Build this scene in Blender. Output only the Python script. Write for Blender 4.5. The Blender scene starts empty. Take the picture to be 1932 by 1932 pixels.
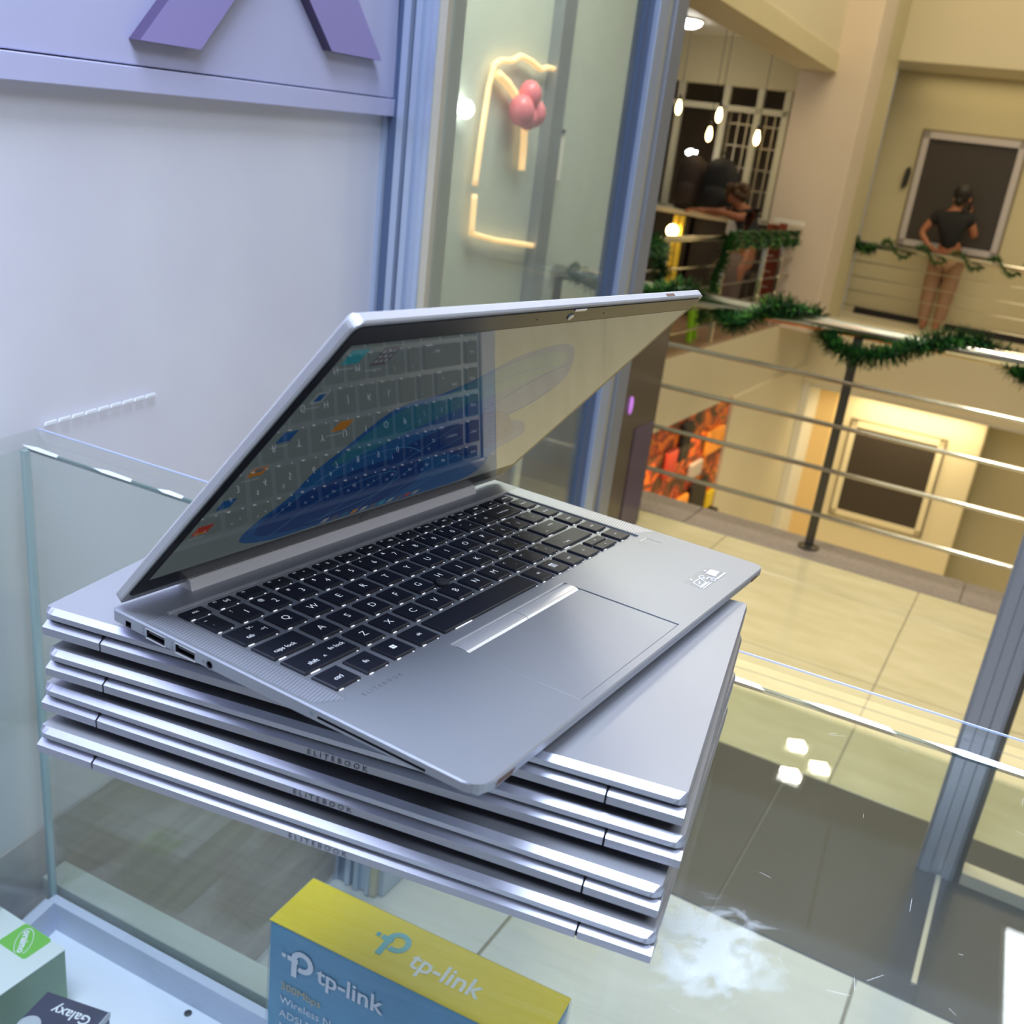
import bpy, bmesh, math, random
from mathutils import Vector, Matrix
random.seed(7)
SC = bpy.context.scene
COL = SC.collection
PI = math.pi
R = math.radians

# ------------------------------------------------------------------ camera, world, lights, exposure
CAM_Z = 1.4
cam_d = bpy.data.cameras.new('camera'); cam = bpy.data.objects.new('camera', cam_d); COL.objects.link(cam)
ca = Vector((0.98999202, 0.04969167, 0.13208535)); cb = Vector((-0.14112336, 0.34859119, 0.92658965)); cc = Vector((0.0, 0.93595669, -0.35211515))
m = Matrix.Identity(4)
for i in range(3):
    m[i][0], m[i][1], m[i][2] = ca[i], cb[i], -cc[i]
m[2][3] = CAM_Z
cam.matrix_world = m
cam_d.sensor_width = 36; cam_d.sensor_fit = 'HORIZONTAL'
cam_d.lens = 1841.545 / 1932 * 36
cam_d.shift_x = -(1050.806 - 966) / 1932
cam_d.shift_y = (994.263 - 966) / 1932
cam_d.clip_start = 0.02
cam_d.dof.use_dof = True; cam_d.dof.focus_distance = 0.56; cam_d.dof.aperture_fstop = 14.5
SC.camera = cam
SC.view_settings.view_transform = 'Standard'
try: SC.view_settings.look = 'None'
except Exception: pass
SC.view_settings.gamma = 1.0
SC.view_settings.use_curve_mapping = False
SC.view_settings.exposure = 0.0
SC.cycles.use_denoising = True
SC.cycles.max_bounces = 8
SC.cycles.transparent_max_bounces = 24
SC.cycles.sample_clamp_indirect = 6.0
SC.cycles.caustics_reflective = False; SC.cycles.caustics_refractive = False

w = bpy.data.worlds.new('world'); SC.world = w; w.use_nodes = True
w.node_tree.nodes['Background'].inputs[0].default_value = (0.80, 0.78, 0.72, 1)
w.node_tree.nodes['Background'].inputs[1].default_value = 0.22

MALL = Matrix.Translation((0, 0, CAM_Z)) @ Matrix.Rotation(R(-25), 4, 'Z')
COOL = (0.66, 0.76, 1.0); WARM = (1.0, 0.80, 0.47); WARM2 = (1.0, 0.72, 0.38)
def area(name, mat, sx, sy, power, color, spread=180):
    d = bpy.data.lights.new(name, 'AREA'); d.shape = 'RECTANGLE'; d.size = sx; d.size_y = sy
    d.energy = power; d.color = color; d.spread = R(spread)
    o = bpy.data.objects.new(name, d); COL.objects.link(o); o.matrix_world = mat
    return o
T = Matrix.Translation
def down(u, v, z): return MALL @ T((u, v, z))
area('shop_light', T((-0.35, 0.15, 2.88)), 1.1, 0.8, 74, COOL)
area('shop_light', T((0.75, -0.75, 2.88)), 1.1, 0.5, 46, COOL)
for wx, wy, wp_ in ((1.07, 3.375, 4), (1.139, 3.602, 2), (1.205, 3.456, 2), (-.35, 3.3, 4.5), (2.6, 2.6, 6.5), (2.2, 1.2, 3.5)):  # last three are unseen fills added to spread light over the walkway
    area('walkway_light', T((wx, wy, 2.93)), 0.07, 0.07, wp_, (1, .86, .60))
area('neighbour_fill', down(-1.4, 2.9, 1.5), 0.6, 1.4, 60, (1, .93, .82))  # unseen fill added to brighten the wall behind the glass leaf
area('atrium_light', down(-0.3, 8.2, 4.6), 5.5, 5.5, 330, WARM)
area('cafe_ceiling_light', down(-4.6, 8.6, 1.52), 1.5, 2.5, 45, WARM)
area('cafe_inside_light', down(-4.2, 12.4, 1.45), 1.6, 1.2, 22, WARM)
area('balcony_light', down(-0.8, 13.08, 1.5), 3.0, 0.5, 9, WARM)
area('lower_light', down(-1.3, 13.1, -2.4), 1.6, 0.5, 24, WARM)
area('lower_light', down(0.0, 9.0, -1.9), 3.0, 3.0, 60, WARM)
area('market_light', down(-2.6, 7.5, -2.3), .3, 3.0, 10, (1, .6, .25))

# ------------------------------------------------------------------ materials
MATS = {}
def pm(name, col, rough=0.5, metal=0.0, spec=0.5, emit=None, es=0.0, coat=0.0, alpha=1.0, noise=0.0, nscale=40, bump=0.0, bscale=300, stretch=None, trans=0.0, col2=None, aniso=0.0):
    mt = bpy.data.materials.new(name); mt.use_nodes = True
    nt = mt.node_tree; b = nt.nodes['Principled BSDF']
    b.inputs['Base Color'].default_value = (*col, 1); b.inputs['Roughness'].default_value = rough
    b.inputs['Metallic'].default_value = metal; b.inputs['Specular IOR Level'].default_value = spec
    b.inputs['Coat Weight'].default_value = coat; b.inputs['Coat Roughness'].default_value = 0.05
    b.inputs['Transmission Weight'].default_value = trans
    b.inputs['Anisotropic'].default_value = aniso
    if emit: b.inputs['Emission Color'].default_value = (*emit, 1); b.inputs['Emission Strength'].default_value = es
    if noise or bump:
        tc = nt.nodes.new('ShaderNodeTexCoord'); mp = nt.nodes.new('ShaderNodeMapping')
        nt.links.new(tc.outputs['Object'], mp.inputs[0])
        if stretch: mp.inputs['Scale'].default_value = stretch
    if noise:
        n = nt.nodes.new('ShaderNodeTexNoise'); n.inputs['Scale'].default_value = nscale; n.inputs['Detail'].default_value = 6
        nt.links.new(mp.outputs[0], n.inputs[0])
        r = nt.nodes.new('ShaderNodeValToRGB')
        r.color_ramp.elements[0].position = 0.3; r.color_ramp.elements[1].position = 0.7
        c2 = col2 or tuple(max(0, c * (1 - noise)) for c in col)
        r.color_ramp.elements[0].color = (*c2, 1); r.color_ramp.elements[1].color = (*col, 1)
        nt.links.new(n.outputs[0], r.inputs[0]); nt.links.new(r.outputs[0], b.inputs['Base Color'])
    if bump:
        n = nt.nodes.new('ShaderNodeTexNoise'); n.inputs['Scale'].default_value = bscale; n.inputs['Detail'].default_value = 3
        nt.links.new(mp.outputs[0], n.inputs[0])
        bu = nt.nodes.new('ShaderNodeBump'); bu.inputs['Strength'].default_value = bump; bu.inputs['Distance'].default_value = 0.001
        nt.links.new(n.outputs[0], bu.inputs['Height']); nt.links.new(bu.outputs[0], b.inputs['Normal'])
    MATS[name] = mt
    return mt
def glassmat(name, tint, ior=1.45, rough=0.0, haze=0.0, hazecol=(0.7, 0.75, 0.75), marks=None):
    mt = bpy.data.materials.new(name); mt.use_nodes = True; nt = mt.node_tree; nt.nodes.clear()
    L = nt.links.new; N = nt.nodes.new
    out = N('ShaderNodeOutputMaterial'); tr = N('ShaderNodeBsdfTransparent'); tr.inputs[0].default_value = (*tint, 1)
    gl = N('ShaderNodeBsdfGlossy'); gl.inputs['Roughness'].default_value = rough
    ge = N('ShaderNodeNewGeometry'); dt = N('ShaderNodeVectorMath'); dt.operation = 'DOT_PRODUCT'; L(ge.outputs['Normal'], dt.inputs[0]); L(ge.outputs['Incoming'], dt.inputs[1])
    ab = N('ShaderNodeMath'); ab.operation = 'ABSOLUTE'; L(dt.outputs['Value'], ab.inputs[0])
    om = N('ShaderNodeMath'); om.operation = 'SUBTRACT'; om.inputs[0].default_value = 1.0; L(ab.outputs[0], om.inputs[1])
    pw = N('ShaderNodeMath'); pw.operation = 'POWER'; L(om.outputs[0], pw.inputs[0]); pw.inputs[1].default_value = 5
    f0 = ((ior - 1) / (ior + 1)) ** 2
    fr = N('ShaderNodeMath'); fr.operation = 'MULTIPLY_ADD'; L(pw.outputs[0], fr.inputs[0]); fr.inputs[1].default_value = 1 - f0; fr.inputs[2].default_value = f0
    mx = N('ShaderNodeMixShader'); L(fr.outputs[0], mx.inputs[0]); L(tr.outputs[0], mx.inputs[1]); L(gl.outputs[0], mx.inputs[2])
    last = mx
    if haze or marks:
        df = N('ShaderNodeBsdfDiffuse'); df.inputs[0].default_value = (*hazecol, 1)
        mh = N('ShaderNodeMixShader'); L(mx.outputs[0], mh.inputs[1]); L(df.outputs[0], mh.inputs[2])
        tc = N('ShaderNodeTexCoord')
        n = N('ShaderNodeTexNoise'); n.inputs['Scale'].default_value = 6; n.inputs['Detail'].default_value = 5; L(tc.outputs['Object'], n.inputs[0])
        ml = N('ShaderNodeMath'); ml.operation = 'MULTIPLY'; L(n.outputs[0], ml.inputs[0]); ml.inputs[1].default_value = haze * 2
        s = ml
        for (cx, cy, cz, rad, thr, sc, amt) in (marks or []):     # pale noise-edged patches and rub marks with a shape of their own
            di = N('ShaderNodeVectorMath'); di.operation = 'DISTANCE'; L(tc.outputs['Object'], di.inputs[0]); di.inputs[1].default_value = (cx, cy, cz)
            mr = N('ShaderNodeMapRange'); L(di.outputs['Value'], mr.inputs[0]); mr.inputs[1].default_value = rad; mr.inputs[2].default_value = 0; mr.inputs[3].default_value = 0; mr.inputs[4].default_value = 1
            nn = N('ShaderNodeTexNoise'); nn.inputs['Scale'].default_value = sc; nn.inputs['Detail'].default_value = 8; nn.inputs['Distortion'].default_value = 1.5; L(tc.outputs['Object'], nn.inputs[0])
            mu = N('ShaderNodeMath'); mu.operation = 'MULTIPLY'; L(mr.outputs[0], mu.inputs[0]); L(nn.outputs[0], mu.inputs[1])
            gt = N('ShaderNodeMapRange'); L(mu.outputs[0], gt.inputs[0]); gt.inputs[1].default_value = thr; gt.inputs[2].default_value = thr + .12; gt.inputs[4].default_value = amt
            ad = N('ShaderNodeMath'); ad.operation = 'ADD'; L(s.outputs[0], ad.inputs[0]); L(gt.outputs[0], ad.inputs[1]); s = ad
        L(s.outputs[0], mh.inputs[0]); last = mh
    L(last.outputs[0], out.inputs[0]); MATS[name] = mt
    return mt
pm('alu', (.43, .45, .48), .47, .80, bump=.05, bscale=2500)
pm('alu_lid', (.47, .48, .50), .48, .75, bump=.05, bscale=2500)
pm('alu_edge', (.52, .53, .60), .42, .90)
pm('alu_open_lid', (.54, .54, .55), .42, .45)
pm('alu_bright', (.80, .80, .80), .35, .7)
pm('satin', (.86, .81, .76), .4, .0)
pm('alu_dark', (.30, .31, .35), .45, .7)
pm('port_black', (.012, .012, .015), .5)
pm('port_tongue', (.10, .10, .12), .4)
pm('rubber', (.03, .03, .035), .8)
pm('key', (.012, .013, .020), .42, bump=.03, bscale=3000)
pm('legend', (.75, .78, .82), .5, emit=(.8, .88, 1), es=.65)
pm('keylight', (.8, .8, .8), .5, emit=(.95, .97, 1), es=.8)
pm('bezel', (.008, .009, .014), .22, spec=.22)
pm('glass_screen', (.012, .016, .018), .035, spec=.62, emit=(.30, .37, .37), es=.15)
pm('wp_teal', (.006, .016, .03), .04, spec=.62, emit=(.03, .17, .26), es=.22)
pm('wp_blue', (.006, .012, .03), .04, spec=.62, emit=(.015, .09, .26), es=.26)
pm('wp_deep', (.006, .010, .03), .04, spec=.62, emit=(.01, .045, .18), es=.26)
pm('wp_line', (.006, .012, .03), .04, spec=.62, emit=(.06, .2, .38), es=.24)
pm('ic_orange', (.02, .01, .0), .04, spec=.62, emit=(1, .42, .05), es=.12)
pm('ic_teal', (.0, .02, .02), .04, spec=.62, emit=(.05, .6, .75), es=.12)
pm('ic_red', (.02, .0, .0), .04, spec=.62, emit=(.9, .12, .08), es=.12)
pm('ic_dark', (.01, .01, .01), .04, spec=.62, emit=(.10, .10, .12), es=.3)
pm('ic_white', (.02, .02, .02), .04, spec=.62, emit=(.6, .7, .75), es=.12)
pm('lens', (.7, .68, .6), .15, .3)
pm('etch', (.16, .17, .20), .5, .3)
pm('sticker', (.86, .90, 1.0), .4)
pm('worn', (.16, .10, .07), .7)
pm('mirror_steel', (.80, .78, .70), .16, 1.0)
pm('steel_dark', (.10, .09, .07), .35, .8)
pm('frame_blue', (.52, .60, .74), .32, .55)
pm('frame_dark', (.13, .18, .30), .35, .5)
pm('frame_beige', (.62, .56, .42), .4, .3)
pm('frame_grey', (.36, .38, .42), .35, .6)
pm('wall_white', (.80, .81, .86), .40, noise=.10, nscale=5, col2=(.74, .74, .81))
pm('sign_lilac', (.55, .56, .78), .25, noise=.05, nscale=4, bump=.08, bscale=60)
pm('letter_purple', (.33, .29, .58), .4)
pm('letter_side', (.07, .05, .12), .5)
pm('stain', (.62, .58, .62), .5)
pm('paint', (.72, .66, .50), .6, noise=.05, nscale=1.2)
pm('paint_pink', (.76, .66, .56), .6, noise=.06, nscale=1.5)
pm('paint_olive_shade', (.66, .60, .40), .6, noise=.05, nscale=1.2)  # darker copy of paint; shade of the far wall put into the colour
pm('paint_cream', (.86, .78, .56), .6)
pm('paint_orange_lit', (.90, .66, .32), .6)
pm('paint_white', (.85, .84, .78), .5)
pm('paint_pale', (.62, .66, .60), .5, noise=.06, nscale=2)
pm('wall_reflection', (.50, .46, .42), .35, noise=.3, nscale=3, stretch=(1, 1, 12))
pm('dark_backing', (.10, .10, .12), .7)
pm('ceiling_grey', (.30, .30, .29), .7)
pm('skirt_black', (.012, .010, .015), .3)
pm('door_dark', (.055, .045, .038), .35)
pm('door_frame', (.62, .58, .60), .4, .2)
pm('tile_cream', (.60, .54, .33), .14, noise=.2, nscale=5, col2=(.52, .46, .26), stretch=(1, 3, 1))
pm('tile_grey', (.62, .62, .58), .2, noise=.1, nscale=4, stretch=(1, 8, 1))
pm('tile_dark', (.028, .023, .021), .35, noise=.35, nscale=7)
pm('grout', (.30, .26, .18), .8)
pm('granite', (.30, .25, .21), .45, noise=.4, nscale=120)
pm('wood_floor', (.34, .22, .15), .35, noise=.2, nscale=4)
pm('silicone', (.92, .97, 1.0), .2)
pm('glass_edge', (.30, .46, .46), .12, spec=.8)
pm('joint_green', (.06, .14, .13), .15)
pm('edge_lilac', (.55, .62, .85), .3)
pm('shelf_white', (.80, .84, .92), .45)
pm('rail_lilac', (.52, .58, .72), .45)
pm('ledge_beige', (.72, .74, .68), .5)
pm('screw', (.05, .06, .06), .4, .5)
pm('box_blue', (.05, .30, .50), .35, noise=.12, nscale=14)
pm('box_yellow', (.95, .72, .02), .4, noise=.06, nscale=20)
pm('print_teal', (.05, .42, .52), .3)
pm('print_white', (.80, .82, .86), .3)
pm('print_orange', (.60, .42, .12), .3)
pm('box_white', (.70, .76, .74), .4)
pm('box_green', (.20, .36, .19), .4)
pm('tag_green', (.16, .52, .04), .4)
pm('print_green', (.30, .45, .25), .4)
pm('box_navy', (.03, .035, .07), .35, noise=.3, nscale=25)
pm('box_rim', (.45, .48, .52), .4)
pm('needle', (.012, .075, .015), .55)
pm('needle_light', (.06, .20, .03), .5)
pm('skin', (.36, .15, .075), .5)
pm('skin_orange', (.38, .15, .08), .5)
pm('hair', (.014, .011, .010), .55)
pm('hair_brown', (.07, .035, .015), .6, bump=.6, bscale=60)
pm('cloth_black', (.010, .010, .013), .8)
pm('cloth_navy', (.016, .017, .026), .8)
pm('trouser_tan', (.42, .25, .16), .8)
pm('skirt_brown', (.14, .10, .09), .8)
pm('bag_black', (.012, .013, .016), .7)
pm('bag_brown', (.045, .030, .026), .7)
pm('brick_red', (.28, .055, .025), .6)
pm('gold', (.85, .55, .05), .22, .7, emit=(1, .6, .05), es=.25)  # lamplit gleam put in as faint emission
pm('lamp_glow', (1, .8, .5), .5, emit=(1, .70, .30), es=14)
pm('lamp_warm', (1, .8, .5), .5, emit=(1, .70, .25), es=10)
pm('lamp_white', (1, 1, 1), .5, emit=(1, .97, .9), es=14)
pm('lamp_dim', (1, 1, .9), .5, emit=(1, .93, .75), es=6)
pm('lamp_cool', (1, 1, 1), .5, emit=(.88, .94, 1), es=16)
pm('reflection_glow', (1, .8, .5), .5, emit=(1, .52, .20), es=1.5)
pm('cord', (.03, .03, .03), .6)
pm('lime', (.30, .62, .01), .4)
pm('balloon', (.85, .22, .28), .25)
pm('cafe_wall', (.36, .30, .22), .7, noise=.3, nscale=2)
pm('cafe_frame', (.66, .64, .50), .5)
pm('cafe_dark', (.05, .04, .035), .6)
pm('purple_dark', (.10, .07, .15), .3, noise=.3, nscale=3)
pm('brown_panel', (.09, .07, .06), .25)
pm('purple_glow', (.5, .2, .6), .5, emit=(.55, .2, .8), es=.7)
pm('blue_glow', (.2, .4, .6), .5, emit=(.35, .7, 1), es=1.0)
pm('goods_orange', (.85, .30, .03), .5, emit=(1, .32, .03), es=.35, noise=.6, nscale=6)  # orange light on the goods put in as emission
pm('goods_red', (.45, .05, .03), .5); pm('goods_black', (.015, .012, .012), .5); pm('goods_yellow', (.85, .6, .02), .5); pm('goods_grey', (.5, .45, .42), .5)
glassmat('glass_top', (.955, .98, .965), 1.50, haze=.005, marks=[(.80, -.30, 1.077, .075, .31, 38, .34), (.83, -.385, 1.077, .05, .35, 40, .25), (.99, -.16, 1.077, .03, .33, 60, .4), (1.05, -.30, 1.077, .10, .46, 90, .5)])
glassmat('glass_rear', (.93, .965, .95), 1.5, haze=.012, hazecol=(.62, .66, .62))
glassmat('glass_door', (.80, .86, .84), 1.5, haze=.10, hazecol=(.75, .80, .78))
glassmat('film', (.96, .97, .98), 1.3, rough=.28)
# worn speaker grille: fine slanted dashes
g = pm('grille', (.58, .60, .66), .45, .8); nt = g.node_tree; bs = nt.nodes['Principled BSDF']
tc = nt.nodes.new('ShaderNodeTexCoord'); mp = nt.nodes.new('ShaderNodeMapping'); mp.inputs['Rotation'].default_value = (0, 0, R(38)); mp.inputs['Scale'].default_value = (1500, 800, 1)
ck = nt.nodes.new('ShaderNodeTexChecker'); ck.inputs['Scale'].default_value = 1; ck.inputs['Color1'].default_value = (.38, .39, .43, 1); ck.inputs['Color2'].default_value = (.68, .70, .76, 1)
nt.links.new(tc.outputs['Object'], mp.inputs[0]); nt.links.new(mp.outputs[0], ck.inputs[0]); nt.links.new(ck.outputs[0], bs.inputs['Base Color'])
# market behind the lower window: patchy printed backdrop of warm goods, its warm interior light put in as emission
g = pm('market', (.5, .2, .05), .5); nt = g.node_tree; bs = nt.nodes['Principled BSDF']
tc = nt.nodes.new('ShaderNodeTexCoord'); mp = nt.nodes.new('ShaderNodeMapping'); mp.inputs['Scale'].default_value = (1, .8, 1.6); vo = nt.nodes.new('ShaderNodeTexNoise'); vo.inputs['Scale'].default_value = 4.2; vo.inputs['Detail'].default_value = 4; vo.inputs['Distortion'].default_value = 1.2
cr = nt.nodes.new('ShaderNodeValToRGB'); cr.color_ramp.elements[0].position = .30; cr.color_ramp.elements[0].color = (.02, .012, .008, 1); cr.color_ramp.elements[1].position = .72; cr.color_ramp.elements[1].color = (1, .50, .06, 1)
for p_, c_ in ((.42, (.12, .05, .015, 1)), (.50, (.35, .04, .02, 1)), (.57, (.85, .20, .015, 1)), (.62, (.10, .06, .02, 1))):
    e_ = cr.color_ramp.elements.new(p_); e_.color = c_
nt.links.new(tc.outputs['Object'], mp.inputs[0]); nt.links.new(mp.outputs[0], vo.inputs[0]); nt.links.new(vo.outputs[0], cr.inputs[0]); nt.links.new(cr.outputs[0], bs.inputs['Base Color']); nt.links.new(cr.outputs[0], bs.inputs['Emission Color']); bs.inputs['Emission Strength'].default_value = .18
def M(n): return MATS[n]

# ------------------------------------------------------------------ mesh helpers
class MB:
    def __init__(s): s.v = []; s.f = []; s.m = []; s.mats = []
    def mi(s, mat):
        if mat not in s.mats: s.mats.append(mat)
        return s.mats.index(mat)
    def add(s, vs, fs, mat):
        o = len(s.v); k = s.mi(mat)
        s.v += [tuple(x) for x in vs]
        for f in fs: s.f.append(tuple(i + o for i in f)); s.m.append(k)
        return s
    def box(s, x0, x1, y0, y1, z0, z1, mat, ch=0.0):
        if ch <= 0:
            vs = [(x, y, z) for z in (z0, z1) for y in (y0, y1) for x in (x0, x1)]
            return s.add(vs, [(0, 2, 3, 1), (4, 5, 7, 6), (0, 1, 5, 4), (2, 6, 7, 3), (0, 4, 6, 2), (1, 3, 7, 5)], mat)
        # chamfered top
        vs = [(x0, y0, z0), (x1, y0, z0), (x1, y1, z0), (x0, y1, z0), (x0, y0, z1 - ch), (x1, y0, z1 - ch), (x1, y1, z1 - ch), (x0, y1, z1 - ch),
              (x0 + ch, y0 + ch, z1), (x1 - ch, y0 + ch, z1), (x1 - ch, y1 - ch, z1), (x0 + ch, y1 - ch, z1)]
        fs = [(3, 2, 1, 0), (8, 9, 10, 11)]
        for b in (0, 4):
            for i in range(4): fs.append((b + i, b + (i + 1) % 4, b + 4 + (i + 1) % 4, b + 4 + i))
        return s.add(vs, fs, mat)
    def prism(s, poly, z0, z1, mat, axis='z', side=None):
        n = len(poly)
        def P(a, b, c): return (a, b, c) if axis == 'z' else ((c, a, b) if axis == 'x' else (a, c, b))
        vs = [P(a, b, z0) for a, b in poly] + [P(a, b, z1) for a, b in poly]
        s.add(vs, [tuple(range(n))[::-1], tuple(range(n, 2 * n))], mat)
        s.add(vs, [(i, (i + 1) % n, n + (i + 1) % n, n + i) for i in range(n)], side or mat)
        return s
    def flat(s, poly, z, mat): return s.add([(a, b, z) for a, b in poly], [tuple(range(len(poly)))], mat)
    def tube(s, path, r, mat, n=8, cap=True):
        path = [Vector(p) for p in path]; rs = r if isinstance(r, (list, tuple)) else [r] * len(path)
        vs = []; up = Vector((0.13, 0.21, 0.97))
        for i, p in enumerate(path):
            t = (path[min(i + 1, len(path) - 1)] - path[max(i - 1, 0)]).normalized()
            a = t.cross(up)
            if a.length < 1e-4: a = t.cross(Vector((1, 0, 0)))
            a.normalize(); b = t.cross(a)
            vs += [p + rs[i] * (math.cos(2 * PI * k / n) * a + math.sin(2 * PI * k / n) * b) for k in range(n)]
        fs = [(i * n + k, i * n + (k + 1) % n, (i + 1) * n + (k + 1) % n, (i + 1) * n + k) for i in range(len(path) - 1) for k in range(n)]
        if cap: fs += [tuple(range(n))[::-1], tuple(range((len(path) - 1) * n, len(path) * n))]
        return s.add(vs, fs, mat)
    def lathe(s, prof, mat, n=16, c=(0, 0, 0), sx=1, sy=1):
        vs = [(c[0] + r * math.cos(2 * PI * k / n) * sx, c[1] + r * math.sin(2 * PI * k / n) * sy, c[2] + z) for r, z in prof for k in range(n)]
        m_ = len(prof)
        fs = [(i * n + k, i * n + (k + 1) % n, (i + 1) * n + (k + 1) % n, (i + 1) * n + k) for i in range(m_ - 1) for k in range(n)]
        fs += [tuple(range(n))[::-1], tuple(range((m_ - 1) * n, m_ * n))]
        return s.add(vs, fs, mat)
    def ball(s, c, r, mat, n=12, sz=1.0, sx=1.0, sy=1.0):
        h = max(4, n // 2)
        return s.lathe([(max(1e-4, r * math.sin(PI * i / h)), -r * sz * math.cos(PI * i / h)) for i in range(h + 1)], mat, n, c, sx, sy)
    def text(s, body, size, x, y, z, mat, rot=0.0, align='CENTER', sp=1.0, lift=0.0, sx=1.0, basis=None, bold=0.0):
        k = (body, round(size, 6), align, sp, bold)
        if k not in TXT:
            cu = bpy.data.curves.new('t', 'FONT'); cu.body = body; cu.size = size; cu.align_x = align; cu.align_y = 'CENTER'; cu.space_character = sp; cu.resolution_u = 2; cu.offset = bold
            ob = bpy.data.objects.new('t', cu); me = bpy.data.meshes.new_from_object(ob)
            TXT[k] = ([tuple(v.co) for v in me.vertices], [tuple(p.vertices) for p in me.polygons])
            bpy.data.objects.remove(ob); bpy.data.meshes.remove(me); bpy.data.curves.remove(cu)
        vs, fs = TXT[k]; cr, sr = math.cos(rot), math.sin(rot); out = []
        for a, b, _ in vs:
            a *= sx; p, q_ = a * cr - b * sr, a * sr + b * cr
            if basis: o_, e1, e2 = basis; out.append(tuple(Vector(o_) + (x + p) * Vector(e1) + (y + q_) * Vector(e2)))
            else: out.append((x + p, y + q_, z))
        return s.add(out, fs, mat)
    def build(s, name, parent=None, mat4=None, smooth=False, bevel=0, kind=None, label=None, seg=2):
        me = bpy.data.meshes.new(name); me.from_pydata(s.v, [], s.f)
        for mt in s.mats: me.materials.append(M(mt))
        me.polygons.foreach_set('material_index', s.m)
        if smooth: me.polygons.foreach_set('use_smooth', [True] * len(s.f))
        me.update()
        o = bpy.data.objects.new(name, me); COL.objects.link(o)
        if parent: o.parent = parent
        if mat4 is not None:
            if parent: o.matrix_local = mat4
            else: o.matrix_world = mat4
        if bevel:
            b = o.modifiers.new('bevel', 'BEVEL'); b.width = bevel; b.segments = seg; b.limit_method = 'ANGLE'; b.angle_limit = R(40)
        if kind: o['kind'] = kind
        if label: o['label'] = label
        return o
TXT = {}
def tag(o, label, cat, group=None):
    o['label'] = label; o['category'] = cat
    if group: o['group'] = group
    return o
def thing(name, label, cat, mat4, group=None):
    o = bpy.data.objects.new(name, None); COL.objects.link(o); o.matrix_world = mat4; o.empty_display_size = .05
    return tag(o, label, cat, group)
def struct(o): o['kind'] = 'structure'; return o
def copy_tree(o, parent=None):
    c = o.copy(); COL.objects.link(c)
    if parent: c.parent = parent; c.matrix_parent_inverse = o.matrix_parent_inverse.copy()
    for ch in list(o.children): copy_tree(ch, c)
    return c
def rrect(x0, x1, y0, y1, r, n=6):
    pts = []
    for cx, cy, a0 in ((x1 - r, y0 + r, -90), (x1 - r, y1 - r, 0), (x0 + r, y1 - r, 90), (x0 + r, y0 + r, 180)):
        for i in range(n + 1):
            a = R(a0 + 90 * i / n); pts.append((cx + r * math.cos(a), cy + r * math.sin(a)))
    return pts
def mat_axes(o, e1, e2, n):
    mt = Matrix.Identity(4)
    for i in range(3): mt[i][0], mt[i][1], mt[i][2], mt[i][3] = e1[i], e2[i], n[i], o[i]
    return mt
def UV(u, v, z): return MALL @ T((u, v, z))

# ------------------------------------------------------------------ large structure: floors
def floor_tiles(name, parent_name, xs, ys, z, th, mat, gap, parent):
    for i in range(len(xs) - 1):
        for j in range(len(ys) - 1):
            MB().box(xs[i] + gap, xs[i + 1] - gap, ys[j] + gap, ys[j + 1] - gap, z - th, z, mat, ch=.001).build('tile', parent)
GZ = -1.4
fl = struct(MB().box(-2.05, 3.6, -1.6, 4.1, GZ - .30, GZ - .004, 'grout').build('floor', mat4=MALL))
floor_tiles('tile', '', [-2.03, -1.8, -1.0, -.2, .6, 1.4, 2.2, 3.0, 3.6], [2.28, 2.92, 3.57, 3.85], GZ, .003, 'tile_cream', .0018, fl)
floor_tiles('tile', '', [-2.03, -1.5, -.30, .9, 2.1, 3.6], [1.65, 2.28], GZ, .003, 'tile_dark', .0018, fl)
xs = [-1.89 + .63 * i for i in range(8)]
floor_tiles('tile', '', xs, [-.87, -.24, .39, 1.02, 1.65], GZ, .003, 'tile_grey', .003, fl)
for i, (a, b) in enumerate(((-2.04, -1.2), (-1.2, -.05), (-.05, 1.1), (1.1, 2.3), (2.3, 3.6))):
    MB().box(a + .002, b - .002, 3.85, 4.11, GZ - .01, GZ + .004, 'granite', ch=.002).build('granite_slab', fl)
struct(MB().box(-2.05, 3.6, 4.08, 4.1, GZ - .9, GZ - .30, 'paint').build('trim_floor_edge', mat4=MALL))
struct(MB().box(-2.05, 3.6, -1.6, 4.1, 1.55, 1.75, 'ceiling_grey').build('ceiling', mat4=MALL))

# far side of the atrium, upper and lower storey
struct(MB().box(-3.1, 4.0, 12.66, 13.6, -2.28, GZ, 'paint').build('floor_far_balcony', mat4=MALL))
struct(MB().box(-2.6, 4.0, 13.5, 13.7, GZ, 1.6, 'paint_olive_shade').build('wall_far_balcony', mat4=MALL))
struct(MB().box(-2.45, -1.62, 13.47, 13.5, GZ, GZ + .085, 'skirt_black').box(-1.3, 4.0, 13.47, 13.5, GZ, GZ + .085, 'skirt_black').build('baseboard_far', mat4=MALL))
struct(MB().box(-2.75, 4.0, 12.60, 13.6, 1.53, 3.9, 'paint').build('trim_upper_slab', mat4=MALL))
struct(MB().box(-2.62, -.45, 13.5, 13.7, -4.9, -2.28, 'paint_cream').box(-.45, 4.0, 14.1, 14.3, -4.9, -2.28, 'paint_olive_shade').box(-.47, -.45, 13.5, 14.2, -4.9, -2.28, 'paint_olive_shade').build('wall_far_lower', mat4=MALL))
struct(MB().box(-2.62, -2.38, 13.42, 13.52, -4.9, -2.28, 'paint_orange_lit').build('trim_orange_lit', mat4=MALL))  # wall return with the orange light put into its colour
struct(MB().box(-2.84, -2.62, 12.7, 13.5, -4.9, -2.28, 'paint_white').build('wall_lower_pier', mat4=MALL))
struct(MB().box(-2.6, 4.0, 12.7, 14.2, -2.33, -2.28, 'paint_white').build('ceiling_lower', mat4=MALL))
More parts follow.
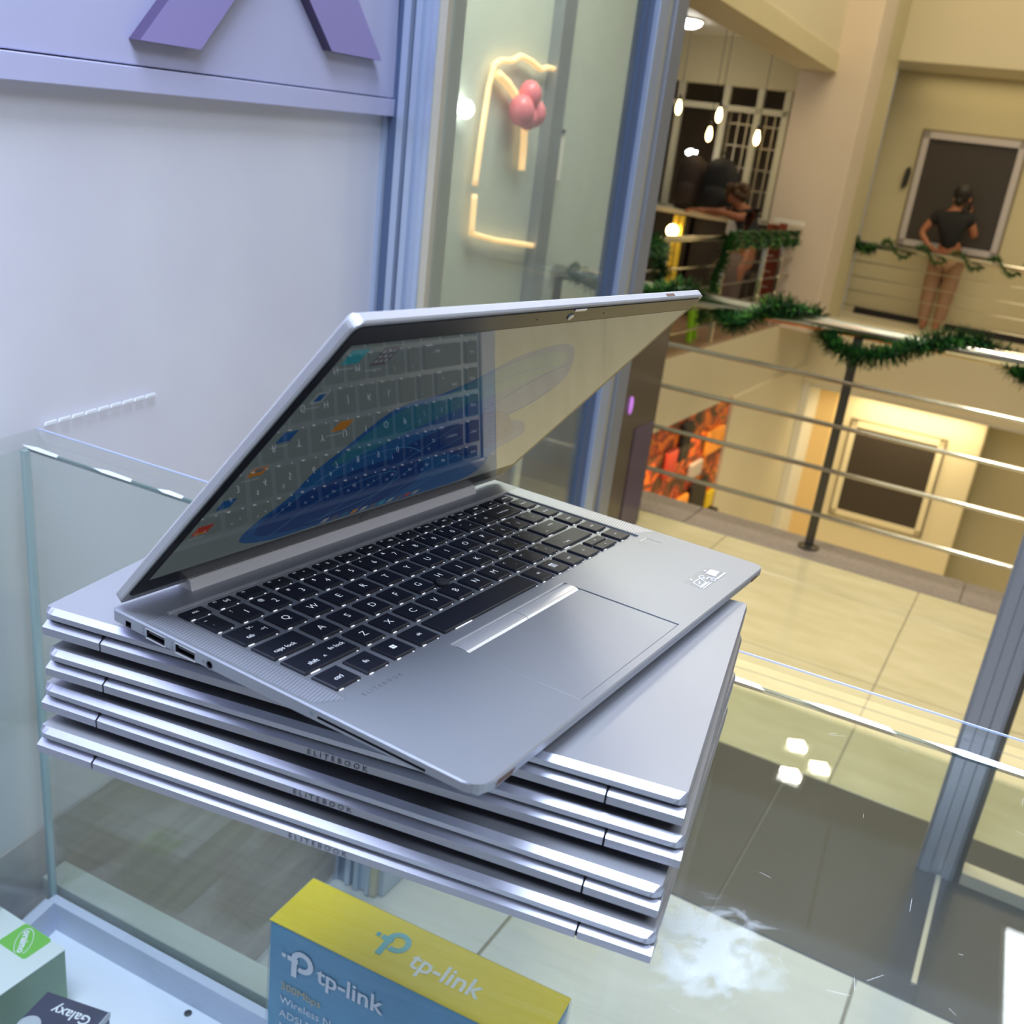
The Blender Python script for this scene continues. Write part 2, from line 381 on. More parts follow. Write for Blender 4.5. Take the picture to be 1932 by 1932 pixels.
struct(MB().box(-6, 4.0, 3.9, 14.5, -5.0, -4.9, 'tile_cream').build('floor_lower', mat4=MALL))
# corner column
struct(MB().box(-3.12, -2.39, 11.0, 11.62, GZ - .05, 3.9, 'paint_pink').build('wall_corner_column', mat4=MALL, bevel=.01))
struct(MB().box(-2.75, -2.45, 11.62, 12.66, GZ, 3.9, 'paint_olive_shade').build('wall_column_return', mat4=MALL))
# left balcony of the atrium
struct(MB().box(-9, -2.75, 4.15, 13.0, -2.05, GZ - .02, 'paint').build('floor_side_balcony', mat4=MALL))
struct(MB().box(-9, -2.75, 4.15, 13.0, GZ - .02, GZ, 'wood_floor').build('floor_side_wood', mat4=MALL))
struct(MB().box(-3.0, -2.72, 9.65, 13.0, -4.9, -2.05, 'paint').build('wall_lower_side', mat4=MALL))
struct(MB().box(-9, -3.12, 4.15, 13.0, 1.42, 1.7, 'paint_white').build('ceiling_side', mat4=MALL))
struct(MB().box(-3.12, -2.75, 4.15, 11.0, 1.17, 3.6, 'paint').build('trim_side_beam', mat4=MALL))
struct(MB().box(-2.75, -2.725, 4.15, 11.0, 1.17, 1.34, 'paint_olive_shade').build('trim_beam_lip', mat4=MALL))
struct(MB().box(-9, -3.12, 11.0, 11.15, .95, 1.42, 'paint_olive_shade').build('wall_above_cafe', mat4=MALL))
struct(MB().box(-9, -3.12, 13.0, 13.1, GZ, 1.5, 'cafe_wall').box(-9, -8.9, 4.15, 13.1, GZ, 1.5, 'cafe_wall').build('wall_cafe_back', mat4=MALL))
struct(MB().box(-3.3, -3.12, 11.62, 13.0, GZ, 1.5, 'cafe_wall').build('wall_cafe_side', mat4=MALL))
struct(MB().box(-2.05, 3.6, -1.7, -1.6, GZ, 1.55, 'dark_backing').build('wall_dark_backing', mat4=MALL))  # unseen dark wall added behind the camera to darken laptop reflections
# neighbouring shop wall behind the glass leaf
struct(MB().box(-2.15, -2.05, 1.9, 4.75, GZ, 1.6, 'paint_pale').build('wall_neighbour', mat4=MALL))
struct(MB().box(-2.05, -2.0, 3.70, 3.80, GZ + .8, 1.6, 'frame_grey').build('trim_neighbour_duct', mat4=MALL))

# left wall of the shop with the signboard
WL = Matrix.Translation((-.537, .93, 0)) @ Matrix.Rotation(R(73), 4, 'Z')      # x along the wall, y into the wall
struct(MB().box(-.9, .672, 0, .06, 0, 2.95, 'wall_white').build('wall_left', mat4=WL))
refl = MB()
refl.box(-.9, .668, -.004, 0, .02, .60, 'wall_reflection')  # thin sheet; brown streaks stand in for a reflection on the wall
struct(refl.build('trim_reflection', mat4=WL))

# ------------------------------------------------------------------ signboard
sg = thing('signboard', 'lilac shop signboard on the upper left wall with purple raised letter', 'signboard', WL @ T((0, 0, CAM_Z)) @ Matrix.Rotation(R(-2.0), 4, 'Y'))
MB().box(-.9, .665, -.016, 0, .024, .75, 'sign_lilac').build('panel', sg, bevel=.001)
MB().box(-.9, .665, -.019, 0, -.001, .0225, 'sign_lilac').build('bottom_rail', sg, bevel=.001)
X = MB()
def stroke(x0, z0, x1, z1, hw):
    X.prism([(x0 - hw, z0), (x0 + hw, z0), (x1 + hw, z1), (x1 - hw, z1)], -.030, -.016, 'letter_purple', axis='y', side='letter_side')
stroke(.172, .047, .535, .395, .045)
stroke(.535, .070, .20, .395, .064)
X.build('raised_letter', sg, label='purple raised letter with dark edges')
# scuffs and sealant left on the wall
sc_ = MB()
random.seed(3)
for i in range(9):
    x0 = .01 + i * .018; sc_.prism([(x0, -.3225 + i * .0004), (x0 + .016, -.322 + i * .0004), (x0 + .015, -.3190 + i * .0004), (x0 + .001, -.3195 + i * .0004)], -.0055, -.004, 'silicone', axis='y')
sc_.build('sealant_line', mat4=WL @ T((0, 0, CAM_Z)))
tag(bpy.data.objects['sealant_line'], 'broken white line of old sealant on the wall above the showcase corner', 'sealant')

# ------------------------------------------------------------------ aluminium frame column and glass leaf
FM = Matrix.Translation((-.345, 1.56, 0)) @ Matrix.Rotation(R(-25), 4, 'Z')     # x to the right, y outwards
fc = thing('window_frame', 'fluted blue grey aluminium column at the end of the left wall', 'frame', FM)
prof = [(0, .05), (0, 0), (.008, 0), (.010, .006), (.026, .006), (.028, 0), (.040, 0), (.041, .010), (.048, .010), (.049, 0), (.060, 0), (.062, .008), (.076, .008), (.078, 0), (.087, 0), (.087, .05)]
MB().prism(prof, 0.004, 2.95, 'frame_blue').build('mullion', fc)
MB().box(.0415, .0478, .0085, .0105, .004, 2.95, 'frame_dark').box(.0105, .0255, .0045, .0062, .004, 2.95, 'frame_dark').build('groove_seal', fc)
MB().box(.087, .100, .004, .05, .004, 2.95, 'frame_beige').build('side_strip', fc, label='column side with warm mall light in its beige')  # side face of the column; warm mall light put into its colour
PF = Matrix.Translation((-.25, 1.50, 0)) @ Matrix.Rotation(R(65), 4, 'Z')       # x outwards along the glass leaf, -y towards the camera
gp = thing('glass_partition', 'tall glass leaf with aluminium stile standing out from the column', 'partition', PF)
MB().box(.03, .72, .008, .014, .08, 2.9, 'glass_door').build('pane', gp)
MB().box(.665, .700, .0, .022, .004, 2.95, 'frame_dark').build('seal', gp)
MB().box(.700, .745, -.012, .034, .004, 2.95, 'frame_blue').build('stile', gp, bevel=.002)
MB().box(.7455, .775, -.006, .03, .004, 2.95, 'frame_beige').build('side_strip', gp, label='beige cover strip of the stile')
MB().box(.7755, .835, -.016, .036, .004, 2.95, 'frame_grey').build('outer_stile', gp, bevel=.002)
MB().box(.03, .665, 0, .022, .004, .08, 'frame_blue').build('bottom_rail', gp)
# right-hand post at the shop threshold
rp = thing('door_post', 'brown grey aluminium post rising at the right edge behind the counter', 'post', UV(.05, 2.08, GZ))
pr = [(0, 0), (.008, -.004), (.028, -.004), (.030, .002), (.052, .002), (.054, -.004), (.072, -.004), (.08, 0), (.08, .045), (0, .045)]
MB().prism(pr, .0, 2.94, 'frame_grey').build('post_profile', rp)
MB().box(.081, .092, .004, .045, 0, 2.94, 'steel_dark').build('rubber_seal', rp)
MB().box(.094, 2.2, .0, .045, .0, .03, 'frame_beige').build('floor_sill', rp, label='pale floor sill')
MB().box(.046, .056, -.38, -.006, .0, .006, 'frame_beige').build('floor_strip', rp, label='thin pale strip on the dark threshold')  # thin pale strip laid on the threshold
# lock case on the neighbour wall and glowing tubes, balloons and bulb modelled for reflections in the leaf
lk = thing('lock_case', 'small grey lock case seen through the glass leaf', 'lock', UV(-2.05, 3.78, -.10))
MB().box(0.0, .04, -.05, .08, 0, .20, 'paint_white').build('case', lk, bevel=.006)
MB().box(.04, .052, -.02, .0, .05, .15, 'frame_grey').build('handle', lk, bevel=.003)
MB().box(0, .046, .03, .06, .19, .205, 'steel_dark').build('bracket', lk)
def rope(name, pts, label, r=.011):
    P = [Vector((0, v, z)) for v, z in pts]
    dense = []
    for i in range(len(P) - 1):
        for k in range(6): dense.append(P[i].lerp(P[i + 1], k / 6))
    dense.append(P[-1])
    o = MB().tube(dense, r, 'reflection_glow', 6).build(name, mat4=UV(-2.02, 0, 0), smooth=True)  # glowing tube stands in for a reflection in the glass leaf
    tag(o, label, 'light string', 'reflections of string lights in the glass leaf')
rope('rope_reflection', [(3.74, .315), (3.66, .315), (3.60, .30), (3.52, .318), (3.44, .325), (3.38, .30), (3.30, .29), (3.26, .27), (3.24, .20), (3.22, .0), (3.21, -.14)], 'reflection of a long warm rope light bent over the top like a door frame')
rope('rope_reflection', [(3.215, -.17), (3.22, -.31), (3.40, -.335), (3.72, -.36)], 'lower L-shaped warm rope light reflected in the glass')
rope('rope_reflection', [(3.29, .245), (3.36, .225), (3.43, .19)], 'short slanted reflection of a rope light beside the pink balloons', .016)
rope('rope_reflection', [(3.52, .115), (3.535, .02), (3.54, -.07)], 'short upright yellow reflection of a rope light under the pink balloons', .014)
bl = thing('balloon_reflection', 'cluster of small pink balloons standing in for a reflection in the glass leaf', 'balloons', UV(-2.0, 3.47, .12))  # solid balloons stand in for a pink reflection
for (v, z, r) in ((-.05, .02, .05), (.05, .02, .045), (0, .08, .045), (0.0, .0, .04)):
    MB().ball((.02, v, z), r, 'balloon', 12, 1.15).build('balloon', bl, smooth=True)
lb = thing('lamp_reflection', 'small round white lamp reflection left of the rope light', 'lamp', UV(-2.05, 3.10, .11))  # glowing bulb stands in for a reflected lamp
MB().ball((.03, 0, 0), .032, 'lamp_white', 12).build('bulb', lb, smooth=True)
MB().lathe([(.02, 0), (.02, .03)], 'frame_grey', 10).build('lamp_base', lb, mat4=Matrix.Rotation(R(90), 4, 'Y'))
# dark cabinet behind the lower part of the leaf
cb_ = thing('dark_cabinet', 'dark brown glossy cabinet low behind the glass leaf with purple gleam', 'cabinet', UV(-1.35, 2.55, GZ))
MB().box(-.25, .0, .0, 1.15, .0, .92, 'brown_panel').build('carcass', cb_, bevel=.01)
MB().box(-.25, .001, -.25, -.04, .0, .92, 'purple_dark').build('side_panel', cb_, label='dark purple side panel')
MB().box(-.02, .012, -.04, .0, .0, .92, 'paint_white').build('edge_strip', cb_, label='white edge strip')
MB().box(.001, .004, .93, 1.12, .0, .45, 'purple_dark').build('lower_panel', cb_, label='purple lower panel')
MB().ball((.004, .84, .56), .009, 'purple_glow', 10, 4).build('painted_glint', cb_, smooth=True)  # glowing balls stand in for purple and blue reflections
MB().ball((.004, .74, .54), .008, 'blue_glow', 10, 1.2).build('painted_glint', cb_, smooth=True)

# ------------------------------------------------------------------ windows and doors across the atrium
def framed_window(name, mat4, x0, x1, z0, z1, fw, fmat, pmat):
    MB_ = MB().box(x0 - .03, x1 + .03, -.012, .0, z0 - .03, z1 + .03, 'grout')
    MB_.box(x0, x1, -.05, 0, z1 - fw, z1, fmat).box(x0, x1, -.05, 0, z0, z0 + fw, fmat).box(x0, x0 + fw, -.05, 0, z0, z1, fmat).box(x1 - fw, x1, -.05, 0, z0, z1, fmat)
    o = struct(MB_.build(name, mat4=mat4))
    MB().box(x0 + fw, x1 - fw, -.02, -.015, z0 + fw, z1 - fw, pmat).build('pane', o)
    return o
framed_window('window_1', UV(0, 13.5, 0), -2.11, -.93, -.46, .88, .075, 'door_frame', 'door_dark')
framed_window('window_2', UV(0, 13.5, 0), -2.12, -.90, -4.13, -2.79, .075, 'paint_cream', 'door_dark')
ol = tag(MB().prism([(-.03, -.13), (.03, -.09), (.04, .06), (.02, .13), (-.02, .10), (-.03, 0)], -.05, 0, 'cord', axis='y').build('bell_push', mat4=UV(-2.2, 13.5, .33)), 'dark bell push on the wall left of the upper window', 'switch')
# warm market hall behind the lower side opening
mk = struct(MB().box(-2.80, -2.755, 4.3, 9.65, -4.9, -2.05, 'market').build('wall_market', mat4=MALL))
random.seed(21)
mats_ = ['goods_orange', 'goods_red', 'goods_black', 'goods_grey', 'goods_orange', 'goods_black', 'goods_yellow', 'goods_orange']
k = 0
for (v0, z0, v1, z1, mt_, nm, lb_) in (
    (8.75, -3.17, 9.25, -2.80, 'goods_black', 'crate', 'black crate low in the orange lit shop below'),
    (9.32, -3.20, 9.55, -3.0, 'goods_yellow', 'crate', 'yellow crate at the right corner of the orange lit shop below'),
    (8.0, -3.05, 8.70, -2.85, 'goods_orange', 'carton', 'orange carton in front of the lit shop below'),
    (7.2, -2.95, 7.95, -2.75, 'goods_orange', 'carton', 'low orange carton left in the lit shop below'),
    (8.6, -2.72, 8.95, -2.55, 'goods_grey', 'parcel', 'pale parcel in the middle of the lit shop below'),
    (7.9, -2.55, 8.15, -2.28, 'goods_red', 'parcel', 'red parcel hanging in the lit shop below'),
    (6.7, -2.75, 6.95, -2.5, 'goods_grey', 'parcel', 'grey parcel at the left of the lit shop below'),
    (8.2, -2.45, 8.45, -2.08, 'goods_black', 'garment', 'dark garment hanging in the lit shop below'),
    (9.0, -2.55, 9.5, -2.30, 'goods_orange', 'banner', 'orange banner near the top of the lit shop below')):
    o = MB().box(-.05, 0, 0, v1 - v0, 0, z1 - z0, mt_).build(nm, mat4=UV(-2.70, v0, z0), bevel=.03)
    tag(o, lb_, nm)
for i, (v, z) in enumerate(((7.3, -2.72), (6.9, -2.45), (8.35, -3.1))):
    o = MB().ball((0, 0, 0), .055, 'lamp_warm', 10).build('bulb', mat4=UV(-2.69, v, z), smooth=True)
    tag(o, ('warm bulb at the left of the orange lit shop below', 'small warm bulb under the side balcony edge', 'warm bulb near the dark sill of the lit shop below')[i], 'lamp')
tag(MB().box(-.12, 0, 0, 4.2, 0, .10, 'goods_black').build('shop_counter', mat4=UV(-2.64, 5.4, -3.32), bevel=.01), 'long dark sill board under the orange lit shop below', 'counter')
rm = thing('reflector_lamp', 'white oblong lamp glowing on the tiles before the railing', 'lamp', UV(-1.22, 3.86, GZ + .005)) if False else None

# ------------------------------------------------------------------ near railing
nr = thing('railing', 'steel railing across the atrium edge nearest the counter', 'railing', UV(-2.04, 3.98, GZ))
MB().tube([(0, 0, .925), (5.6, 0, .925)], .032, 'mirror_steel', 16).build('handrail', nr, smooth=True)
for h in (.715, .535, .35, .155):
    MB().tube([(0, 0, h), (5.6, 0, h)], .0105, 'mirror_steel', 10).build('rail_bar', nr, smooth=True)
for x in (.02, 1.36, 3.1, 4.9):
    p_ = MB().box(x - .018, x + .018, -.006, .006, .004, .90, 'steel_dark').build('post', nr)
    MB().lathe([(.045, 0.004), (.045, .012), (.02, .016)], 'steel_dark', 14, (x, 0, 0)).build('base_flange', p_)
# far railing
fr = thing('railing', 'far railing in front of the person and the dark upper window', 'railing', UV(-2.52, 12.66, GZ))
MB().tube([(0, 0, .90), (4.5, 0, .90)], .036, 'mirror_steel', 10).build('handrail', fr, smooth=True)
for h in (.70, .52, .35, .17): MB().tube([(0, 0, h), (4.5, 0, h)], .007, 'mirror_steel', 6).build('rail_bar', fr, smooth=True)
for x in (0, 2.28, 4.4): MB().box(x - .02, x + .02, -.02, .02, 0, .9, 'steel_dark').build('post', fr)
# side railing
sr = thing('railing', 'side railing in front of the cafe counter wrapped in green tinsel', 'railing', UV(-2.78, 4.3, GZ))
MB().tube([(0, 0, .93), (0, 6.9, .93)], .028, 'mirror_steel', 10).build('handrail', sr, smooth=True)
for h in (.70, .52, .35, .17): MB().tube([(0, 0, h), (0, 6.9, h)], .010, 'mirror_steel', 6).build('rail_bar', sr, smooth=True)
for y in (1.0, 2.9, 4.35, 5.6, 6.25, 6.8): MB().box(-.02, .02, y - .02, y + .02, 0, .93, 'mirror_steel' if y < 6.6 else 'steel_dark').build('post', sr)

# ------------------------------------------------------------------ tinsel garlands
def garland(label, path, rad, dens, mat4, ln=None):
    random.seed(len(path) * 13 + int(rad * 1000))
    P = [Vector(p) for p in path]; s = MB(); s.tube(P, rad * .22, 'needle', 5)
    for i in range(len(P) - 1):
        d = P[i + 1] - P[i]; L = d.length; t = d.normalized()
        n = max(1, int(L * dens * 2))
        a = t.cross(Vector((.3, .2, .9))).normalized(); b = t.cross(a)
        for k_ in range(n):
            p = P[i] + d * random.random(); th_ = random.random() * 2 * PI
            dr = (a * math.cos(th_) + b * math.sin(th_) + t * random.uniform(-.35, .35)).normalized()
            l = rad * random.uniform(.75, 1.25); wd = rad * .14
            q_ = dr.cross(t).normalized() * wd + t * wd * .5
            mt_ = 'needle_light' if random.random() < .22 else 'needle'
            s.add([p - q_, p + q_, p + dr * l + q_ * .4, p + dr * l - q_ * .4], [(0, 1, 2, 3)], mt_)
    o = s.build('garland', mat4=mat4); tag(o, label, 'garland', 'green tinsel garlands on the railings'); return o
def smooth_path(pts, k=5):
    P = [Vector(p) for p in pts]; out = []
    for i in range(len(P) - 1):
        p0, p1, p2, p3 = P[max(i - 1, 0)], P[i], P[i + 1], P[min(i + 2, len(P) - 1)]
        for j in range(k):
            t = j / k; out.append(.5 * ((2 * p1) + (p2 - p0) * t + (2 * p0 - 5 * p1 + 4 * p2 - p3) * t * t + (3 * p1 - p0 - 3 * p2 + p3) * t ** 3))
    out.append(P[-1]); return out
garland('green tinsel swag winding along the nearest handrail', smooth_path([(-1.95, 3.93, -.46), (-1.75, 3.92, -.52), (-1.6, 3.93, -.505), (-1.43, 3.98, -.445), (-1.33, 4.03, -.48), (-1.24, 3.98, -.535), (-1.13, 3.93, -.53), (-1.05, 3.94, -.45), (-.96, 3.97, -.43), (-.88, 4.02, -.455), (-.80, 3.96, -.53), (-.74, 3.93, -.56), (-.64, 3.93, -.565), (-.53, 3.93, -.535), (-.44, 3.94, -.475), (-.34, 3.97, -.435), (-.24, 4.0, -.43), (-.16, 4.02, -.47), (-.09, 3.97, -.52), (.02, 3.93, -.545), (.12, 3.93, -.54), (.3, 3.98, -.44), (.5, 4.0, -.44)], 5), .048, 900, MALL)
def helix(p0, p1, r, turns, n=14):
    a = Vector(p0); b = Vector(p1); t = (b - a).normalized(); x = t.cross(Vector((0, 0, 1))).normalized(); y = Vector((0, 0, 1))
    N_ = int(turns * n); return [a.lerp(b, i / N_) + r * (math.cos(2 * PI * i / n) * y + math.sin(2 * PI * i / n) * x) for i in range(N_ + 1)]
garland('thin dark tinsel spiral on the far railing before the person', helix((-2.5, 12.62, -.50), (2.0, 12.62, -.50), .075, 11), .055, 110, MALL)
garland('dense tinsel bunch on the left end of the far railing', smooth_path([(-2.56, 12.6, -.36), (-2.5, 12.6, -.45), (-2.42, 12.6, -.55), (-2.3, 12.6, -.57), (-2.2, 12.6, -.50)], 3), .075, 260, MALL)
garland('thick green tinsel coil on the side railing next to the column', helix((-2.76, 8.6, -.48), (-2.76, 11.0, -.48), .07, 7), .06, 110, MALL)
garland('green tinsel hanging down at the bend of the side railing', smooth_path([(-2.74, 8.5, -.45), (-2.72, 8.4, -.6), (-2.74, 8.3, -.8), (-2.70, 8.2, -1.0), (-2.74, 8.1, -1.15)], 4), .075, 300, MALL)
garland('green tinsel loop on the side railing nearest the glass leaf', smooth_path([(-2.74, 6.6, -.5), (-2.74, 6.9, -.5), (-2.73, 7.05, -.65), (-2.73, 6.98, -.85), (-2.74, 6.75, -.98)], 4), .085, 300, MALL)

# ------------------------------------------------------------------ cafe on the side balcony
cw = struct(MB().box(-6.2, -3.12, 11.02, 11.08, -.40, -.34, 'cafe_frame').build('window_3', mat4=MALL))
for u in (-5.6, -4.38, -3.85, -3.47, -3.17): MB().box(u - .035, u + .035, 11.0, 11.06, -.36, .96, 'cafe_frame').build('mullion', cw)
MB().box(-6.2, -3.14, 11.0, 11.05, .70, .76, 'cafe_frame').build('transom', cw)
for i in range(7): MB().box(-3.80 + i * .10, -3.785 + i * .10, 11.09, 11.10, -.36, .70, 'frame_beige').build('grille_bar', cw)
for i in range(5): MB().box(-3.84, -3.15, 11.10, 11.11, -.30 + i * .22, -.285 + i * .22, 'frame_beige').build('grille_bar', cw)
ct = thing('bar_counter', 'long cafe bar counter with pale top behind the side railing', 'counter', UV(-5.6, 10.2, GZ))
MB().box(0, 1.88, 0, .45, 1.0, 1.045, 'paint_cream').build('counter_top', ct, bevel=.005)
MB().box(0, 1.85, .08, .40, 0, 1.0, 'cafe_dark').build('counter_front', ct)
c2 = thing('bar_counter', 'short cream topped counter where the seated woman leans', 'counter', UV(-3.70, 10.1, GZ))
MB().box(0, .50, 0, .45, 1.0, 1.045, 'paint_cream').build('counter_top', c2, bevel=.005)
MB().box(.04, .46, .06, .40, 0, 1.0, 'cafe_dark').build('counter_front', c2)
gd = thing('gold_pillar', 'gleaming gold stand lit by a lamp under the cafe counter', 'stand', UV(-3.84, 10.0, GZ))
MB().box(0, .05, 0, .05, .30, 1.0, 'gold').build('leg', gd, bevel=.01)
MB().box(.07, .12, 0, .05, .30, 1.0, 'gold').build('leg', gd, bevel=.01)
MB().box(-.02, .14, -.02, .09, .24, .30, 'gold').build('foot_plate', gd)
MB().ball((.03, -.05, .84), .065, 'lamp_glow', 12).build('lamp_globe', gd, smooth=True)
for i, (u, z, l) in enumerate(((-4.1, .63, 'leftmost glowing pendant bulb beside the aluminium stile'), (-3.65, .60, 'highest middle pendant bulb above the backpacks'), (-3.72, .41, 'lower middle pendant bulb just over the backpacks'), (-3.21, .43, 'rightmost pendant bulb near the corner column'))):
    pb = thing('pendant_bulb', l, 'lamp', UV(u, 10.3, z), 'pendant bulbs over the cafe counter')
    MB().lathe([(.005, -.065), (.024, -.045), (.031, -.01), (.026, .03), (.016, .06), (.014, .075)], 'lamp_glow', 12).build('bulb', pb, smooth=True)
    MB().lathe([(.018, .075), (.018, .12), (.006, .13)], 'cord', 8).build('socket', pb)
    MB().tube([(0, 0, .12), (0, 0, 1.42 - z)], .004, 'cord', 4).build('cord', pb)
cl = thing('ceiling_lamp', 'bright oval ceiling lamp at the top beside the stile', 'lamp', UV(-4.05, 10.0, 1.41))
MB().lathe([(.02, -.07), (.10, -.065), (.15, -.04), (.16, -.01)], 'lamp_white', 20).build('diffuser', cl, smooth=True)
MB().lathe([(.17, -.012), (.17, .008)], 'paint_white', 20).build('rim', cl)
def backpack(mat4, mat, label, s=1.0):
    t = thing('backpack', label, 'backpack', mat4, 'backpacks standing on the cafe counter')
    MB().lathe([(.06, 0), (.17, .02), (.19, .12), (.19, .34), (.17, .46), (.11, .54), (.02, .57)], mat, 16, sx=s, sy=.6).build('body', t, smooth=True)
    MB().lathe([(.04, .05), (.12, .07), (.13, .16), (.12, .26), (.04, .29)], mat, 12, (0, -.09, 0), s, .35).build('front_pocket', t, smooth=True)
    MB().tube([(-.03, 0, .56), (-.03, 0, .61), (.03, 0, .61), (.03, 0, .56)], .012, mat, 6).build('grab_handle', t, smooth=True)
    MB().tube([(.10, .08, .50), (.17 * s, .13, .35), (.15 * s, .11, .12)], .018, mat, 6).build('shoulder_strap', t, smooth=True)
backpack(UV(-3.52, 10.32, -.355), 'bag_black', 'tall black backpack on the cafe counter left of the woman', 1.0)
backpack(UV(-3.88, 10.42, -.355), 'bag_brown', 'dark brown backpack left of the tall black one', .85)
wl = thing('desk_lamp', 'small white lamp head above the brown backpack', 'lamp', UV(-4.02, 10.6, -.355))
MB().lathe([(.06, 0), (.06, .015), (.012, .02), (.012, .55)], 'frame_grey', 10).build('stand', wl)
MB().ball((.04, 0, .58), .055, 'lamp_white', 10, .7, 1.4).build('lamp_head', wl, smooth=True)
for i, u in enumerate((-3.02, -2.93)): pass
br = thing('red_panel', 'dark red slatted panel behind the side railing next to the column', 'panel', UV(-3.05, 10.75, GZ))
for i in range(5): MB().box(0, .14, 0, .03, .22 + i * .165, .37 + i * .165, 'brick_red').build('slat', br)
br2 = thing('red_panel', 'taller bright red panel at the foot of the corner column', 'panel', UV(-2.90, 10.6, GZ))
for i in range(5): MB().box(.02, .10, 0, .03, .12 + i * .19, .30 + i * .19, 'brick_red').build('slat', br2)
MB().box(-.05, .25, 0, .12, 1.06, 1.10, 'paint_white').build('top_cap', br2, label='white top cap')
tag(MB().box(0, .12, 0, .1, 0, .15, 'paint_white').build('napkin_holder', mat4=UV(-3.26, 10.0, -.52), bevel=.02), 'white napkin holder hanging in front of the seated woman', 'holder')
def stool(u, v, label, rot):
    t = thing('plastic_stool', label, 'stool', UV(u, v, GZ) @ Matrix.Rotation(R(rot), 4, 'Z'), 'lime green stools behind the side railing')
    MB().lathe([(.02, .43), (.15, .43), (.165, .415), (.165, .39)], 'lime', 14).build('seat', t, smooth=True)
    for k_ in range(4):
        a = PI / 4 + k_ * PI / 2; c_, s_ = math.cos(a), math.sin(a)
        MB().tube([(.12 * c_, .12 * s_, .42), (.15 * c_, .15 * s_, .2), (.18 * c_, .18 * s_, 0)], [.035, .03, .028], 'lime', 6).build('leg', t)
stool(-3.05, 8.55, 'lime green plastic stool right under the handrail', 10)
stool(-3.15, 7.75, 'lime green plastic stool partly hidden left of the other', 40)

# ------------------------------------------------------------------ people
def skin(name, nodes, edges, mat, parent, root=0, lvl=1):
    keys = list(nodes); me = bpy.data.meshes.new(name); me.from_pydata([nodes[k_][:3] for k_ in keys], [(keys.index(a), keys.index(b)) for a, b in edges], [])
    o = bpy.data.objects.new(name, me); COL.objects.link(o)
    md = o.modifiers.new('skin', 'SKIN'); md.use_smooth_shade = True
    for i, k_ in enumerate(keys):
        r_ = nodes[k_][3]; r2 = nodes[k_][4] if len(nodes[k_]) > 4 else r_
        me.skin_vertices[0].data[i].radius = (r_, r2); me.skin_vertices[0].data[i].use_root = (i == root)
    sb = o.modifiers.new('sub', 'SUBSURF'); sb.levels = lvl; sb.render_levels = lvl
    bpy.context.view_layer.update()
    ev = o.evaluated_get(bpy.context.evaluated_depsgraph_get()); nm = bpy.data.meshes.new_from_object(ev)
    nm.materials.clear(); nm.materials.append(M(mat)); nm.polygons.foreach_set('use_smooth', [True] * len(nm.polygons))
    o.modifiers.clear(); o.data = nm; o.parent = parent
    return o
def hand(nodes, edges, wrist, pre, d, side, up):
    """palm and five fingers growing from a wrist node; d = finger direction, side = towards the thumb"""
    w_ = Vector(nodes[wrist][:3]); d = Vector(d).normalized(); side = Vector(side).normalized(); up = Vector(up).normalized()
    pk = pre + 'palm'; nodes[pk] = (*(w_ + d * .06), .026, .018); edges.append((wrist, pk))
    for i, (o_, l_) in enumerate(((.024, .065), (.008, .075), (-.008, .070), (-.023, .055))):
        a = w_ + d * .09 + side * o_; b = a + d * l_ * .5 - up * .008; c = a + d * l_ - up * .03
        for q_, (p_, r_) in enumerate(((a, .010), (b, .009), (c, .007))): nodes[f'{pre}f{i}{q_}'] = (*p_, r_)
        edges += [(pk, f'{pre}f{i}0'), (f'{pre}f{i}0', f'{pre}f{i}1'), (f'{pre}f{i}1', f'{pre}f{i}2')]
    a = w_ + d * .035 + side * .03; b = a + d * .03 + side * .025
    nodes[pre + 't0'] = (*a, .011); nodes[pre + 't1'] = (*b, .009); edges += [(pk, pre + 't0'), (pre + 't0', pre + 't1')]
# person standing at the far railing, seen from behind
p1 = thing('person', 'person in black t-shirt and tan trousers standing behind the far railing', 'person', UV(-1.42, 13.02, GZ))
n = dict(pel=(.0, 0, .93, .14, .11), sp=(-.02, 0, 1.08, .125, .10), ch=(-.06, 0, 1.27, .155, .11), nk=(-.06, -.01, 1.42, .06), hb=(-.04, 0, 1.50, .055), head=(-.02, .01, 1.59, .085, .095), top=(-.01, 0, 1.65, .06),
         shl=(-.24, 0, 1.36, .06), ell=(-.37, -.06, 1.12, .045), wrl=(-.22, -.16, .98, .028), shr=(.12, 0, 1.38, .06), elr=(.235, .02, 1.15, .045), wrr=(.10, .10, 1.36, .028),
         hl=(-.09, 0, .86, .10), kl=(-.10, .01, .48, .065), al=(-.08, .03, .09, .04), tl=(-.09, -.06, .035, .038), tl2=(-.09, .12, .03, .035),
         hr=(.09, 0, .86, .10), kr=(.08, .01, .48, .065), ar=(.06, .03, .09, .04), tr=(.07, -.06, .035, .038), tr2=(.07, .12, .03, .035))
e = [('pel', 'sp'), ('sp', 'ch'), ('ch', 'nk'), ('nk', 'hb'), ('hb', 'head'), ('head', 'top'), ('ch', 'shl'), ('shl', 'ell'), ('ell', 'wrl'), ('ch', 'shr'), ('shr', 'elr'), ('elr', 'wrr'),
     ('pel', 'hl'), ('hl', 'kl'), ('kl', 'al'), ('al', 'tl'), ('al', 'tl2'), ('pel', 'hr'), ('hr', 'kr'), ('kr', 'ar'), ('ar', 'tr'), ('ar', 'tr2')]
hand(n, e, 'wrl', 'L', (.75, -.45, -.35), (0, -.3, 1), (-.2, -1, 0)); hand(n, e, 'wrr', 'R', (-.1, .1, 1), (-1, 0, .1), (0, 1, 0))
skin('body', n, e, 'skin_orange', p1)
